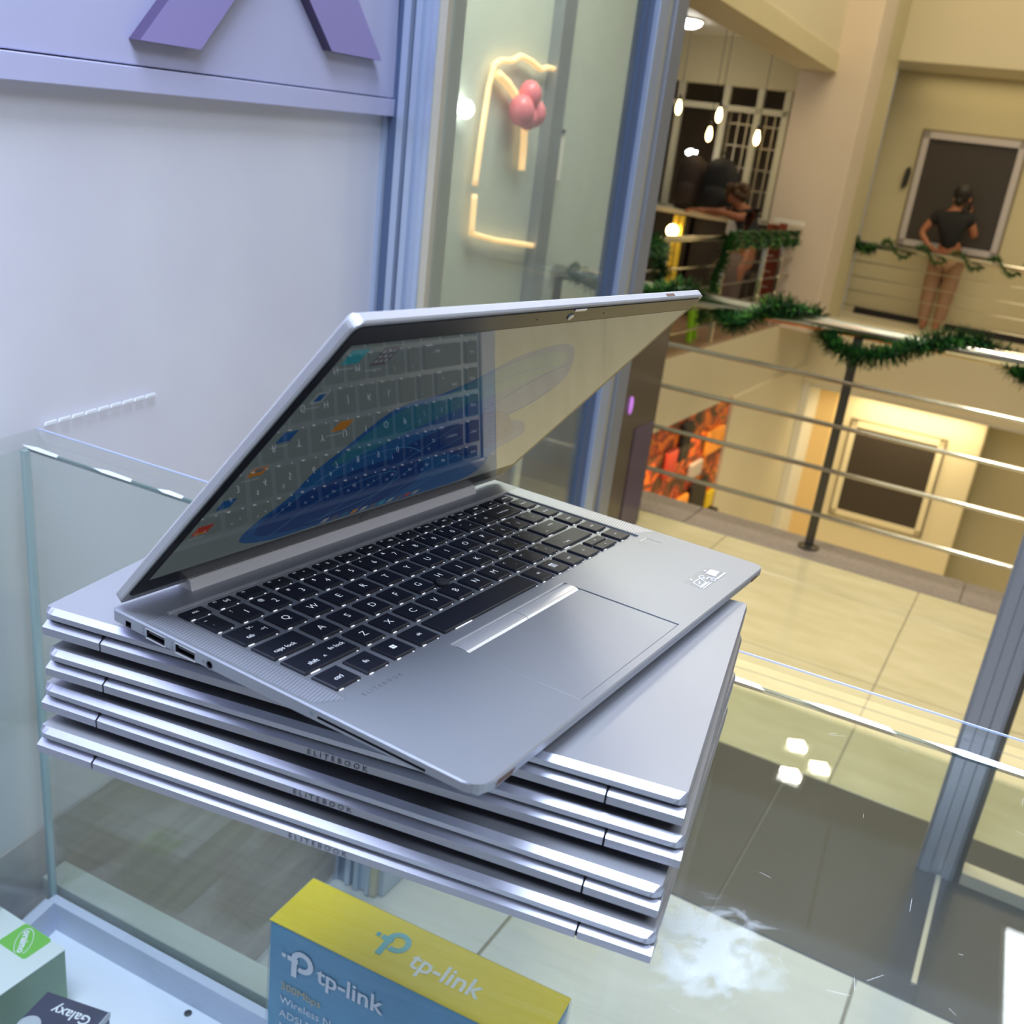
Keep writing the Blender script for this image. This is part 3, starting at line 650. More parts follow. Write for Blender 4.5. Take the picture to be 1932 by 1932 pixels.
n = dict(pel=(-.01, 0, .93, .155, .13), sp=(-.02, 0, 1.08, .15, .12), ch=(-.06, 0, 1.25, .20, .14), nk=(-.06, -.005, 1.40, .095), shl=(-.25, 0, 1.345, .08), sl=(-.315, -.035, 1.22, .068), shr=(.13, 0, 1.365, .08), sr=(.185, .01, 1.25, .068))
skin('t_shirt', n, [('pel', 'sp'), ('sp', 'ch'), ('ch', 'nk'), ('ch', 'shl'), ('shl', 'sl'), ('ch', 'shr'), ('shr', 'sr')], 'cloth_black', p1)
n = dict(pel=(0, 0, .93, .175, .14), hl=(-.095, 0, .85, .13), kl=(-.11, .01, .48, .10), al=(-.10, .02, .09, .075), hr=(.095, 0, .85, .13), kr=(.095, .01, .48, .10), ar=(.08, .02, .09, .075))
skin('trousers', n, [('pel', 'hl'), ('hl', 'kl'), ('kl', 'al'), ('pel', 'hr'), ('hr', 'kr'), ('kr', 'ar')], 'trouser_tan', p1)
MB().ball((-.02, -.012, 1.625), .108, 'hair', 14, 1.05).ball((-.035, -.05, 1.54), .06, 'hair', 10, 1.1).build('hair', p1, smooth=True)
MB().ball((-.095, -.045, 1.545), .018, 'skin', 8).ball((.07, .0, 1.56), .022, 'skin_orange', 8, 1.6).build('ear', p1, smooth=True)
MB().box(.07, .10, .06, .075, 1.44, 1.58, 'bag_black').build('mobile_phone', mat4=UV(-1.42, 13.02, GZ), bevel=.005)
tag(bpy.data.objects['mobile_phone'], 'dark phone held to the ear of the person at the far railing', 'phone')
# woman leaning on the cafe counter
p2 = thing('person', 'curly haired person in dark top leaning on the cafe counter', 'person', UV(-3.12, 10.0, GZ))
n = dict(pel=(.06, .15, .68, .15, .14), sp=(.05, .14, .86, .13, .11), ch=(.0, .10, 1.07, .15, .12), nk=(-.04, .06, 1.18, .055), hb=(-.09, .04, 1.22, .055), head=(-.13, .02, 1.28, .085, .09), chin=(-.17, -.02, 1.20, .05),
         shl=(-.14, .12, 1.12, .055), ell=(-.30, .10, 1.08, .042), wrl=(-.45, -.0, 1.08, .028), shr=(.10, .02, 1.10, .055), elr=(-.02, -.08, 1.07, .042), wrr=(-.22, -.06, 1.10, .028),
         hl=(.0, .02, .66, .10), kl=(-.12, -.12, .58, .07), al=(-.12, -.10, .18, .042), tl=(-.14, -.2, .12, .035), hr=(.14, .02, .66, .10), kr=(.12, -.18, .58, .07), ar=(.12, -.12, .18, .042), tr=(.12, -.22, .12, .035))
e = [('pel', 'sp'), ('sp', 'ch'), ('ch', 'nk'), ('nk', 'hb'), ('hb', 'head'), ('head', 'chin'), ('ch', 'shl'), ('shl', 'ell'), ('ell', 'wrl'), ('ch', 'shr'), ('shr', 'elr'), ('elr', 'wrr'),
     ('pel', 'hl'), ('hl', 'kl'), ('kl', 'al'), ('al', 'tl'), ('pel', 'hr'), ('hr', 'kr'), ('kr', 'ar'), ('ar', 'tr')]
hand(n, e, 'wrl', 'L', (-1, 0, -.05), (0, -1, .2), (0, 0, 1)); hand(n, e, 'wrr', 'R', (-1, .2, .1), (0, 1, .2), (0, 0, 1))
skin('body', n, e, 'skin_orange', p2)
n = dict(pel=(.06, .15, .72, .175, .16), sp=(.05, .14, .88, .16, .13), ch=(.0, .10, 1.07, .18, .14), nk=(-.03, .07, 1.16, .08), shl=(-.14, .12, 1.12, .075), ell=(-.24, .11, 1.09, .06), shr=(.11, .02, 1.10, .08), elr=(.03, -.05, 1.08, .062))
skin('dark_top', n, [('pel', 'sp'), ('sp', 'ch'), ('ch', 'nk'), ('ch', 'shl'), ('shl', 'ell'), ('ch', 'shr'), ('shr', 'elr')], 'cloth_navy', p2)
n = dict(pel=(.06, .13, .70, .19, .17), k=(.0, -.14, .56, .21, .17), lo=(.0, -.14, .14, .19, .15))
skin('skirt', n, [('pel', 'k'), ('k', 'lo')], 'skirt_brown', p2)
random.seed(5)
hr_ = MB()
for i in range(26):
    a, b_ = random.uniform(0, 2 * PI), random.uniform(-.2, 1)
    hr_.ball((-.105 + .085 * math.cos(a), .045 + .08 * math.sin(a), 1.27 + .095 * b_), random.uniform(.035, .055), 'hair_brown', 8)
hr_.build('curly_hair', p2, smooth=True)
MB().box(-.18, .18, -.1, .3, .50, .545, 'cafe_dark').build('x', mat4=UV(-3.06, 10.0, GZ)).name = 'bench'
tag(bpy.data.objects['bench'], 'dark stool seat under the person at the cafe counter', 'stool')
bn = bpy.data.objects['bench']
for x_ in (-.15, .15):
    for y_ in (-.07, .27): MB().box(x_ - .015, x_ + .015, y_ - .015, y_ + .015, 0, .50, 'cafe_dark').build('leg', bn)

# ------------------------------------------------------------------ ceiling lamps mirrored in the counter glass
def panel_lamp(mat4, sx, sy, mat, label, cat='lamp'):
    t = thing('ceiling_lamp', label, cat, mat4)
    MB().box(-sx / 2, sx / 2, -sy / 2, sy / 2, -.012, -.004, mat).build('diffuser', t)
    MB().box(-sx / 2 - .015, sx / 2 + .015, -sy / 2 - .015, sy / 2 + .015, -.008, 0, 'paint_white').build('housing', t)
panel_lamp(T((1.68, 2.38, 2.948)) @ Matrix.Rotation(R(-22), 4, 'Z'), .22, .5, 'lamp_cool', 'cool white panel lamp above the threshold mirrored in the counter glass')
LP_ = ((1.07, 3.375), (1.139, 3.602), (1.205, 3.456))
for i, (px_, py_) in enumerate(LP_):
    panel_lamp(T((px_, py_, 2.948)) @ Matrix.Rotation(R(-25), 4, 'Z'), .085, .085, ('lamp_white', 'lamp_dim', 'lamp_dim')[i], ('square white downlight nearest the shop over the walkway', 'square white downlight right in the row over the walkway', 'square white downlight left in the row over the walkway')[i])

# ------------------------------------------------------------------ glass showcase
CZ = CAM_Z - .3231
CM = Matrix.Translation((-.533, .930, 0)) @ Matrix.Rotation(R(-22), 4, 'Z')
case = thing('glass_showcase', 'glass display case with white shelf carrying the laptop stack', 'showcase', CM)
TH = .007
gt = MB()
pl = [(0, 0), (1.75, 0), (1.75, -.52), (.10, -.52)]
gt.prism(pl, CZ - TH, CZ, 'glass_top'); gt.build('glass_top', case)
MB().box(.0, 1.75, -.0009, .0003, CZ - .0012, CZ + .0001, 'edge_lilac').build('polished_edge', case)
MB().box(.03, 1.75, -.036, -.030, .49, CZ - TH - .001, 'glass_rear').build('rear_glass', case)
MB().prism([(.022, -.03), (.028, -.03), (.122, -.52), (.116, -.52)], .49, CZ - TH - .001, 'glass_rear').build('side_glass', case)
MB().box(.028, .034, -.042, -.036, .50, CZ - TH - .001, 'glass_edge').build('corner_joint', case)
# silicone beads along the joint under the glass top
random.seed(11)
sl = MB(); x = .02
while x < 1.74:
    l = random.uniform(.02, .09); wd = random.uniform(.0022, .0050)
    sl.add([(x, -.0335, CZ - TH + .0012), (x + l * .3, -.0335 - wd, CZ - TH + .0012), (x + l, -.036 - wd * .4, CZ - TH + .0012), (x + l * .9, -.031, CZ - TH + .0012), (x + l * .3, -.029, CZ - TH + .0012)], [(0, 1, 2, 3, 4)], 'silicone')
    x += l + random.uniform(.004, .045)
sl.build('silicone_bead', case)
MB().box(.03, 1.75, -.0352, -.0318, CZ - TH - .0025, CZ - TH + .0004, 'joint_green').build('joint_line', case)
MB().prism([(.03, -.036), (1.75, -.036), (1.75, -.52), (.118, -.52)], .478, .490, 'shelf_white').build('white_shelf', case)
MB().box(.034, 1.75, -.048, -.037, .490, .530, 'rail_lilac').build('rear_rail', case, bevel=.001)
MB().box(0, 1.75, -.029, .004, .505, .533, 'ledge_beige').build('rear_ledge', case, bevel=.001)
MB().prism([(.03, -.048), (.044, -.048), (.134, -.52), (.12, -.52)], .490, .530, 'rail_lilac').build('side_rail', case)
MB().prism([(.0, -.036), (1.75, -.036), (1.75, -.52), (.10, -.52)], .02, .477, 'shelf_white').build('base_cabinet', case, bevel=.003)
for (x_, y_) in ((-.471, .858), (-.339, .809), (-.32, .783)):
    q_ = CM.inverted() @ Vector((x_, y_, .4905)); MB().lathe([(.0042, -.001), (.0042, .0006), (.002, .0012)], 'screw', 12, tuple(q_)).build('screw', case)

# hairline scratches worn into the top glass
random.seed(77); sh = MB()
for i in range(150):
    x_, y_ = random.uniform(.80, 1.35), random.uniform(-.50, -.06)
    if i > 90: x_, y_ = random.gauss(1.02, .05), random.gauss(-.30, .05)
    a_ = random.uniform(0, PI); l_ = random.uniform(.002, .012); c_, s_ = math.cos(a_) * l_, math.sin(a_) * l_; w_ = .00012
    sh.add([(x_, y_, CZ + .00015), (x_ + c_, y_ + s_, CZ + .00015), (x_ + c_ - s_ / l_ * w_, y_ + s_ + c_ / l_ * w_, CZ + .00015), (x_ - s_ / l_ * w_, y_ + c_ / l_ * w_, CZ + .00015)], [(0, 1, 2, 3)], 'silicone')
sh.build('scratches', case, kind='stuff')

# boxes inside the showcase
def zrot(x, y, z, a): return Matrix.Translation((x, y, z)) @ Matrix.Rotation(R(a), 4, 'Z')
tp = thing('router_box', 'shrink wrapped router carton with yellow top and blue front in the showcase', 'box', zrot(-.199, .665, .4915, -21.5))
W_, D_, H_ = .262, .060, .2585
MB().box(0, W_, 0, D_, 0, H_, 'box_blue').build('carton', tp, bevel=.0015)
MB().box(-.0006, W_ + .0006, -.0006, D_ + .0006, H_ - .0004, H_ + .0008, 'box_yellow').build('yellow_top', tp)
def tplogo(s, o_, e1, e2, k_, mat):
    """round letter mark: a ring with a stem and a little t-bar, as flat print"""
    o_ = Vector(o_); e1 = Vector(e1); e2 = Vector(e2)
    nn_ = e1.cross(e2) * .00006; lv = [0]
    def q(pts, n=1): return [tuple(o_ + k_ * (a * e1 + b_ * e2) + nn_ * lv[0]) for a, b_ in pts]
    ring = []
    for i in range(19):
        a = R(-120 + 300 * i / 18); ring.append((a, ))
    for i in range(18):
        a0, a1 = R(-115 + 295 * i / 18), R(-115 + 295 * (i + 1) / 18)
        s.add(q([(.55 + .45 * math.cos(a0), .55 + .45 * math.sin(a0)), (.55 + .45 * math.cos(a1), .55 + .45 * math.sin(a1)), (.55 + .24 * math.cos(a1), .55 + .24 * math.sin(a1)), (.55 + .24 * math.cos(a0), .55 + .24 * math.sin(a0))]), [(3, 2, 1, 0)], mat)
    lv[0] = 1
    s.add(q([(-.05, .42), (.38, .42), (.38, .62), (-.05, .62)]), [(0, 1, 2, 3)], mat)
    lv[0] = 2
    s.add(q([(.12, -.20), (.34, -.20), (.34, .62), (.12, .62)]), [(0, 1, 2, 3)], mat)
    s.add(q([(-.28, .45), (-.12, .45), (-.12, .62), (-.28, .62)]), [(0, 1, 2, 3)], mat)
s = MB(); tplogo(s, (.094, .021, H_ + .0011), (1, 0, 0), (0, 1, 0), .026, 'print_teal')
s.text('tp-link', .026, .128, .026, H_ + .0011, 'print_white', align='LEFT', bold=.0004); s.build('top_print', tp)
s = MB(); tplogo(s, (.022, -.0011, H_ - .044), (1, 0, 0), (0, 0, 1), .026, 'print_white')
B_ = ((0, -.0011, 0), (1, 0, 0), (0, 0, 1))
s.text('tp-link', .026, .052, H_ - .034, 0, 'print_white', align='LEFT', basis=B_, bold=.0004)
s.text('300Mbps', .012, .014, H_ - .066, 0, 'print_orange', align='LEFT', basis=B_)
s.text('Wireless N', .012, .014, H_ - .082, 0, 'print_white', align='LEFT', basis=B_)
s.text('ADSL2+', .012, .014, H_ - .098, 0, 'print_white', align='LEFT', basis=B_)
s.text('Modem', .012, .014, H_ - .114, 0, 'print_white', align='LEFT', basis=B_)
s.build('front_print', tp)
s = MB().box(.118, .121, -.0012, -.0008, H_ - .2, H_ - .085, 'bag_black').box(.10, .15, -.0012, -.0008, H_ - .24, H_ - .2, 'print_white'); s.build('router_picture', tp)
MB().box(-.002, W_ + .002, -.002, D_ + .002, -.0005, H_ + .0025, 'film').build('shrink_film', tp, bevel=.004)
gb = thing('socket_box', 'white and green carton in the lower left corner of the showcase', 'box', zrot(-.444, .771, .4915, -24.9))
MB().box(-.15, 0, -.14, 0, 0, .0765, 'box_green').build('carton', gb, bevel=.001)
MB().box(-.1503, .0003, -.1403, .0003, .0762, .0772, 'box_white').build('white_lid', gb)
s = MB().prism(rrect(-.062, -.020, -.032, .0004, .004), .0773, .0776, 'tag_green'); s.build('green_tag', gb)
s = MB()
s.text('oraimo', .0105, -.041, -.017, .0779, 'print_white', rot=R(-50), bold=.0004)
for i in range(22):
    a0, a1 = 2 * PI * i / 26 + .4, 2 * PI * (i + 1) / 26 + .4
    def el(a, r_): return (-.041 + r_ * (.0185 * math.cos(a) * .64 + .0085 * math.sin(a) * .77), -.017 + r_ * (-.0185 * math.cos(a) * .77 + .0085 * math.sin(a) * .64), .0779)
    s.add([el(a0, 1), el(a1, 1), el(a1, .93), el(a0, .93)], [(0, 1, 2, 3)], 'print_white')
s.build('tag_print', gb)
MB().text('SOCKET', .0085, -.052, -.088, .0776, 'print_green', rot=R(-2), sp=1.1).build('lid_print', gb)
gx = thing('phone_box', 'small dark phone carton with upside down lettering in the showcase', 'box', zrot(-.439, .727, .4915, -11.4))
MB().box(0, .0708, -.14, 0, 0, .067, 'box_navy').build('carton', gx, bevel=.001)
MB().box(.0704, .0714, -.14, .0004, .060, .0675, 'box_rim').build('lid_rim', gx)
MB().text('Galaxy', .0155, .040, -.016, .0676, 'print_white', rot=PI, bold=.0002).build('lid_print', gx)
MB().lathe([(.011, .067), (.011, .0682), (.009, .0686)], 'box_rim', 18, (.012, -.040, 0)).build('round_seal', gx, label='round silver seal')

# ------------------------------------------------------------------ closed laptops in the stack
LW, LD_ = .3235, .2146
def rear_bar(mb, x0, x1):
    """hinge side profile (y, z) extruded along x"""
    mb.prism([(.0003, -.0116), (.0, -.0073), (.0036, -.0048), (.014, -.0048), (.014, -.0116)], x0, x1, 'alu_edge', axis='x')
def closed_laptop(mat4, label, first=None):
    t = thing('closed_laptop', label, 'laptop', mat4, 'closed laptops in the stack')
    # lid: chamfered hinge edge, thin far edge
    o = rrect(0, LW, 0, LD_, .006, 4)
    mb = MB(); n_ = len(o)
    cy = LD_ / 2
    def ring(ins_rear, ins, z):
        out = []
        for a, b_ in o:
            x_ = min(max(a, ins), LW - ins); y_ = min(max(b_, ins_rear), LD_ - ins); out.append((x_, y_, z))
        return out
    rings = [ring(.0006, .0004, -.0024), ring(.0, .0, .0008), ring(.0032, .0009, .0030)]
    vs = sum(rings, [])
    mb.add(vs, [tuple(range(n_))[::-1], tuple(range(2 * n_, 3 * n_))], 'alu_lid')
    mb.add(vs, [(k_ * n_ + i, k_ * n_ + (i + 1) % n_, (k_ + 1) * n_ + (i + 1) % n_, (k_ + 1) * n_ + i) for k_ in range(2) for i in range(n_)], 'alu_edge')
    mb.build('lid', t)
    # base
    mb = MB()
    b0 = rrect(.0003, LW - .0003, .014, LD_ - .0002, .006, 4); b1 = rrect(.004, LW - .004, .020, LD_ - .012, .006, 4)
    vs = [(a, b_, -.0034) for a, b_ in b0] + [(a, b_, -.0076) for a, b_ in b0] + [(a, b_, -.0152) for a, b_ in b1]; n_ = len(b0)
    mb.add(vs, [tuple(range(n_)), tuple(range(2 * n_, 3 * n_))[::-1]] + [(k_ * n_ + (i + 1) % n_, k_ * n_ + i, (k_ + 1) * n_ + i, (k_ + 1) * n_ + (i + 1) % n_) for k_ in range(2) for i in range(n_)], 'alu')
    rear_bar(mb, .0003, .0335); rear_bar(mb, LW - .0335, LW - .0003)
    mb.prism([(.002, -.0117), (.014, -.0117), (.020, -.0152), (.016, -.0152)], .0003, LW - .0003, 'alu_dark', axis='x')
    mb.box(.003, LW - .003, .003, LD_ - .003, -.0046, -.0024, 'port_black').box(.0333, .0345, .0022, .013, -.0104, -.0046, 'port_black').box(LW - .0345, LW - .0333, .0022, .013, -.0104, -.0046, 'port_black')
    mb.build('base', t)
    mb = MB(); rear_bar(mb, .0345, LW - .0345); hc = mb.build('hinge_cover', t)
    s = MB(); s.text('ELITEBOOK', .0042, LW / 2, -.0096, 0, 'etch', basis=((0, -.0001, 0), (1, 0, 0), (0, 0, 1)), sp=1.55); s.build('engraving', hc)
    for (y0, y1) in ((.022, .034), (LD_ - .036, LD_ - .026)): MB().box(.03, LW - .03, y0, y1, -.0193, -.0150, 'rubber', 0).build('rubber_foot', t)
    MB().box(LW - .0032, LW - .0028, .05, .0585, -.0105, -.0078, 'port_black').box(LW - .0032, LW - .0028, .065, .0735, -.0105, -.0078, 'port_black').box(LW - .0034, LW - .0028, .085, .100, -.0105, -.0078, 'port_black').build('side_ports', t)
    return t
st = [(-.2440, .4195, -14.3, 'topmost closed silver laptop lying under the open one'), (-.2421, .4170, -13.9, 'second closed silver laptop from the top of the stack'),
      (-.2462, .4185, -15.5, 'third closed silver laptop from the top, turned slightly more'), (-.2463, .4125, -15.1, 'lowest closed silver laptop resting on the counter glass')]
SP = .0213
for i, (x_, y_, a_, l_) in enumerate(st):
    closed_laptop(zrot(x_, y_, CAM_Z - .2405 - SP * i, a_), l_)

# ------------------------------------------------------------------ open laptop
E1 = Vector((0.47017344, 0.8823343, -0.0145)).normalized(); E2 = Vector((-0.88255207, 0.47019846, -0.0039)); E2 = (E2 - E1 * E1.dot(E2)).normalized(); NN = E1.cross(E2)
OO = Vector((-0.01419472, 0.30785046, CAM_Z - 0.2250))
lap = thing('open_laptop', 'open silver laptop with lit screen lying crosswise on top of the stack', 'laptop', mat_axes(OO, E1, E2, NN))
DP = .2145
# body with holes for keyboard, touchpad and ports
KB = (.0148, .3055, .0835, .1915)      # keyboard recess x0,x1,y0,y1
TPR = (.0860, .1962, .0050, .0790)
def zb(y): 
    pts = [(0, -.0058), (.05, -.0072), (.12, -.0088), (.20, -.0090), (.2145, -.0082)]
    for (a, za), (b_, zb_) in zip(pts, pts[1:]):
        if y <= b_: return za + (zb_ - za) * (y - a) / (b_ - a)
    return pts[-1][1]
bm = bmesh.new()
outline = []
for cx, cy, a0, r_ in ((LW - .009, .009, -90, .009), (LW - .003, DP - .003, 0, .003), (.003, DP - .003, 90, .003), (.009, .009, 180, .009)):
    for i in range(7): a = R(a0 + 15 * i); outline.append((cx + r_ * math.cos(a), cy + r_ * math.sin(a)))
def dens(pl_):
    out = []
    for i in range(len(pl_)):
        a, b_ = Vector(pl_[i]), Vector(pl_[(i + 1) % len(pl_)]); k_ = max(1, int((b_ - a).length / .03))
        for j in range(k_): out.append(tuple(a.lerp(b_, j / k_)))
    return out
outline = dens(outline); n_ = len(outline); c0 = (LW / 2, DP / 2)
def inset(p, d):
    x_ = min(max(p[0], d), LW - d); y_ = min(max(p[1], d), DP - d)
    return (x_, y_)
loops = []
for d_, zf in ((.0007, lambda y: 0), (.0, lambda y: -.0007), (.0, lambda y: zb(y) * .72), (.0035, lambda y: zb(y))):
    loops.append([bm.verts.new((*inset(p, d_), zf(p[1]))) for p in outline])
for A_, B_2 in zip(loops, loops[1:]):
    for i in range(n_): bm.faces.new((A_[(i + 1) % n_], A_[i], B_2[i], B_2[(i + 1) % n_]))
bm.faces.new(loops[-1][::-1])
edges_ = [bm.edges.get((loops[0][i], loops[0][(i + 1) % n_])) for i in range(n_)]
for (x0, x1, y0, y1) in (KB, TPR):
    top = [bm.verts.new((a, b_, 0)) for a, b_ in ((x0, y0), (x1, y0), (x1, y1), (x0, y1))]; bot = [bm.verts.new((v_.co.x, v_.co.y, -.0013)) for v_ in top]
    for i in range(4):
        edges_.append(bm.edges.new((top[i], top[(i + 1) % 4]))); bm.faces.new((top[i], top[(i + 1) % 4], bot[(i + 1) % 4], bot[i]))
    bm.faces.new(bot)
bmesh.ops.triangle_fill(bm, use_beauty=True, use_dissolve=False, edges=edges_, normal=(0, 0, 1))
bmesh.ops.recalc_face_normals(bm, faces=bm.faces)
me = bpy.data.meshes.new('base'); bm.to_mesh(me); bm.free(); me.materials.append(M('alu')); base = bpy.data.objects.new('base', me); COL.objects.link(base)
# ports cut into the left side
cut = MB()
cut.box(-.002, .0030, .2003, .2042, -.0062, -.0030, 'port_black')
cut.box(-.002, .0100, .1771, .1893, -.0066, -.0022, 'port_black')
cut.box(-.002, .0100, .1570, .1697, -.0066, -.0022, 'port_black')
cut.box(-.002, .0400, .0262, .0829, -.0043, -.0030, 'port_black')
n8 = 16; cut.prism([(.1474 + .00185 * math.cos(2 * PI * i / n8), -.0045 + .00185 * math.sin(2 * PI * i / n8)) for i in range(n8)], -.002, .012, 'port_black', axis='x')
cu = cut.build('cutter'); bo = base.modifiers.new('cut', 'BOOLEAN'); bo.operation = 'DIFFERENCE'; bo.object = cu; bo.solver = 'EXACT'
try: bo.material_mode = 'TRANSFER'
except Exception: pass
bpy.context.view_layer.update()
nm = bpy.data.meshes.new_from_object(base.evaluated_get(bpy.context.evaluated_depsgraph_get()))
base.modifiers.clear(); base.data = nm; bpy.data.objects.remove(cu); base.parent = lap; nm.name = 'base'
for y0 in (.1771, .1570):
    p_ = MB(); y1 = y0 + .0124
    p_.box(.0006, .0095, y0 + .001, y1 - .001, -.0040, -.0026, 'port_tongue')
    for a, b_, c_, d_ in ((y0 - .0005, y1 + .0005, -.0022, -.0018), (y0 - .0005, y1 + .0005, -.0070, -.0066)): p_.box(-.00012, .0008, a, b_, c_, d_, 'alu_bright')
    p_.build('usb_port', lap)
s = MB()
rg = []
for i in range(20):
    a0, a1 = 2 * PI * i / 20, 2 * PI * (i + 1) / 20
    s.add([(-.0001, .1474 + r_ * math.cos(a), -.0045 + r_ * math.sin(a)) for a, r_ in ((a0, .0018), (a1, .0018), (a1, .0024), (a0, .0024))], [(0, 1, 2, 3)], 'alu_dark')
s.build('audio_jack', lap)
BS = ((-.0001, 0, 0), (0, -1, 0), (0, 0, 1))
for cy_ in (.1915, .1718):
    s = MB(); s.text('SS', .0022, -cy_, -.0052, 0, 'etch', basis=BS, rot=R(90)); s.text('<-', .0022, -cy_, -.0026, 0, 'etch', basis=BS, rot=R(90)); s.build('port_mark', lap)
s = MB(); s.text('SC', .0020, -.0858, -.0033, 0, 'etch', basis=BS); s.build('port_mark', lap)
s = MB(); s.text('n', .0034, -.1512, -.0042, 0, 'etch', basis=BS); s.build('port_mark', lap)
for (y0, y1) in ((.014, .022), (.186, .196)): MB().box(.02, .23, y0, y1, zb(y0) - (.0018 if y0 < .1 else .0012), zb(y0) + .0003, 'rubber').build('rubber_foot', lap)
# speaker grilles
for (x0, x1, nm_) in ((.0022, .0140, 'speaker_grille'), (.3065, LW - .0022, 'speaker_grille')):
    MB().add([(x0, .088, .00012), (x1, .0800, .00012), (x1, .1915, .00012), (x0, .1915, .00012)], [(0, 1, 2, 3)], 'grille').build(nm_, lap)
# deck mark, finger reader, sticker
MB().text('ELITEBOOK', .0034, .0345, .0772, .00012, 'etch', sp=1.62).build('deck_mark', lap)
s = MB().add([(.2943, .0664, .0001), (.3050, .0664, .0001), (.3050, .0780, .0001), (.2943, .0780, .0001)], [(0, 1, 2, 3)], 'alu')
s.box(.2943, .3050, .0776, .0781, 0, .0003, 'alu_bright').box(.3048, .3051, .0664, .0780, 0, .0002, 'alu_dark').build('finger_reader', lap)
s = MB().prism(rrect(.2525, .2890, .0135, .0280, .002), 0.0001, .00018, 'film')
def ln(a, b_, wd, mat='sticker', z=.00026):
    a = Vector(a); b_ = Vector(b_); d_ = (b_ - a).normalized() * wd / 2; q_ = Vector((-d_.y, d_.x)); a = a - d_; b_ = b_ + d_
    s.add([(*(a - q_), z), (*(b_ - q_), z), (*(b_ + q_), z), (*(a + q_), z)], [(0, 1, 2, 3)], mat)
for a, b_ in (((.2548, .0175), (.2645, .0175)), ((.2645, .0175), (.2675, .0228)), ((.2675, .0228), (.2575, .0232)), ((.2575, .0232), (.2548, .0175)), ((.2540, .0150), (.2665, .0150)), ((.2540, .0165), (.2665, .0165)), ((.2585, .0195), (.2625, .0210))): ln(a, b_, .0007)
s.add([(.2778, .0170, .00026), (.2880, .0180, .00026), (.2872, .0238, .00026), (.2785, .0236, .00026)], [(0, 1, 2, 3)], 'sticker'); ln((.2755, .0147), (.2885, .0147), .0012)
def arc(cx, cy, r_, a0, a1, wd=.0007):
    for i in range(10):
        p, q_ = R(a0 + (a1 - a0) * i / 10), R(a0 + (a1 - a0) * (i + 1) / 10); ln((cx + r_ * math.cos(p), cy + r_ * math.sin(p)), (cx + r_ * math.cos(q_), cy + r_ * math.sin(q_)), wd)
arc(.2705, .0218, .0026, 20, 290); arc(.2725, .0172, .0026, -160, 110); ln((.2700, .0195), (.2745, .0197), .0007)
for (cx, cy) in ((.2607, .0259), (.2820, .0256), (.2705, .0218), (.2725, .0172)): s.prism([(cx + .0009 * math.cos(2 * PI * i / 10), cy + .0009 * math.sin(2 * PI * i / 10)) for i in range(10)], .0002, .00026, 'sticker')
s.build('sticker', lap, label='clear sticker with white computer icons')
MB().prism([(.3, -.0045), (.31, -.0038), (.308, -.0020), (.298, -.0026)], -.0001, .0001, 'worn', axis='y').build('worn_patch', lap)
MB().prism([(.010, -.0035), (.022, -.0038), (.024, -.0018), (.012, -.0014)], -.00015, .0001, 'worn', axis='y').build('worn_patch', lap)
# touchpad and buttons
MB().box(.0866, .1956, .0056, .0676, -.0012, -.00045, 'alu', ch=.0002).build('touchpad', lap)
for (x0, x1) in ((.0866, .1409), (.1413, .1956)):
    pf = [(.0682, -.0012)] + [(.0682 + .0100 * i / 8, -.0012 + .0012 * (1 - (2 * i / 8 - 1.0) ** 2) ** .5 * 1.0 + .0002) for i in range(9)] + [(.0782, -.0012)]
    MB().prism(pf, x0, x1, 'alu_bright', axis='x').build('click_button', lap)
MB().box(.0866, .1956, .0784, .0788, -.001, .0001, 'keylight').build('button_gap_gleam', lap) if False else MB().box(.0862, .1960, .0784, .0790, -.001, .00025, 'alu_bright').build('button_gleam', lap)  # bright bar stands in for the reflection along the button slot
# keyboard tray and its bright edge
MB().box(KB[0], KB[1], KB[2], KB[3], -.00128, -.0011, 'alu').build('keyboard_tray', lap)
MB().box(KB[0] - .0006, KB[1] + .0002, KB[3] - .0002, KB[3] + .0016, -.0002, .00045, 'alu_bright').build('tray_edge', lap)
# keys
def key(x0, y0, x1, y1, leg=(), stick=False):
    mb = MB(); zt = .0005; a = .00055
    x0 += .0003; x1 -= .0003
    vs = [(x0, y0, -.0011), (x1, y0, -.0011), (x1, y1, -.0011), (x0, y1, -.0011), (x0, y0, zt - .0004), (x1, y0, zt - .0004), (x1, y1, zt - .0004), (x0, y1, zt - .0004),
          (x0 + a, y0 + a, zt), (x1 - a, y0 + a, zt), (x1 - a, y1 - a, zt), (x0 + a, y1 - a, zt)]
    fs = [(8, 9, 10, 11)]
    for b_ in (0, 4):
        for i in range(4): fs.append((b_ + i, b_ + (i + 1) % 4, b_ + 4 + (i + 1) % 4, b_ + 4 + i))
    mb.add(vs, fs, 'key')
    # leaking backlight along the front edge
    w_ = x1 - x0
    for f0, f1 in ((.10, .26),):
        mb.box(x0 + w_ * f0, x0 + w_ * f1, y0 - .00035, y0 - .0000, -.0011, -.0008, 'keylight')
    mb.box(x0 + w_ - .0022, x0 + w_ - .0012, y0 - .0003, y0, -.0011, -.0009, 'keylight')
    for l_ in leg:
        if callable(l_): l_(mb, zt + .00006)
        else:
            tx, sz, fx, fy = l_; mb.text(tx, sz, x0 + (x1 - x0) * fx, y0 + (y1 - y0) * fy, zt + .00006, 'legend', bold=-.00010 if sz > .004 else -.00003)
    mb.build('key', lap)
K = .0150; PT = .0187
rows_y = [.0883, .1070, .1255, .1442, .1628]
BIG = .0060; SM = .0031
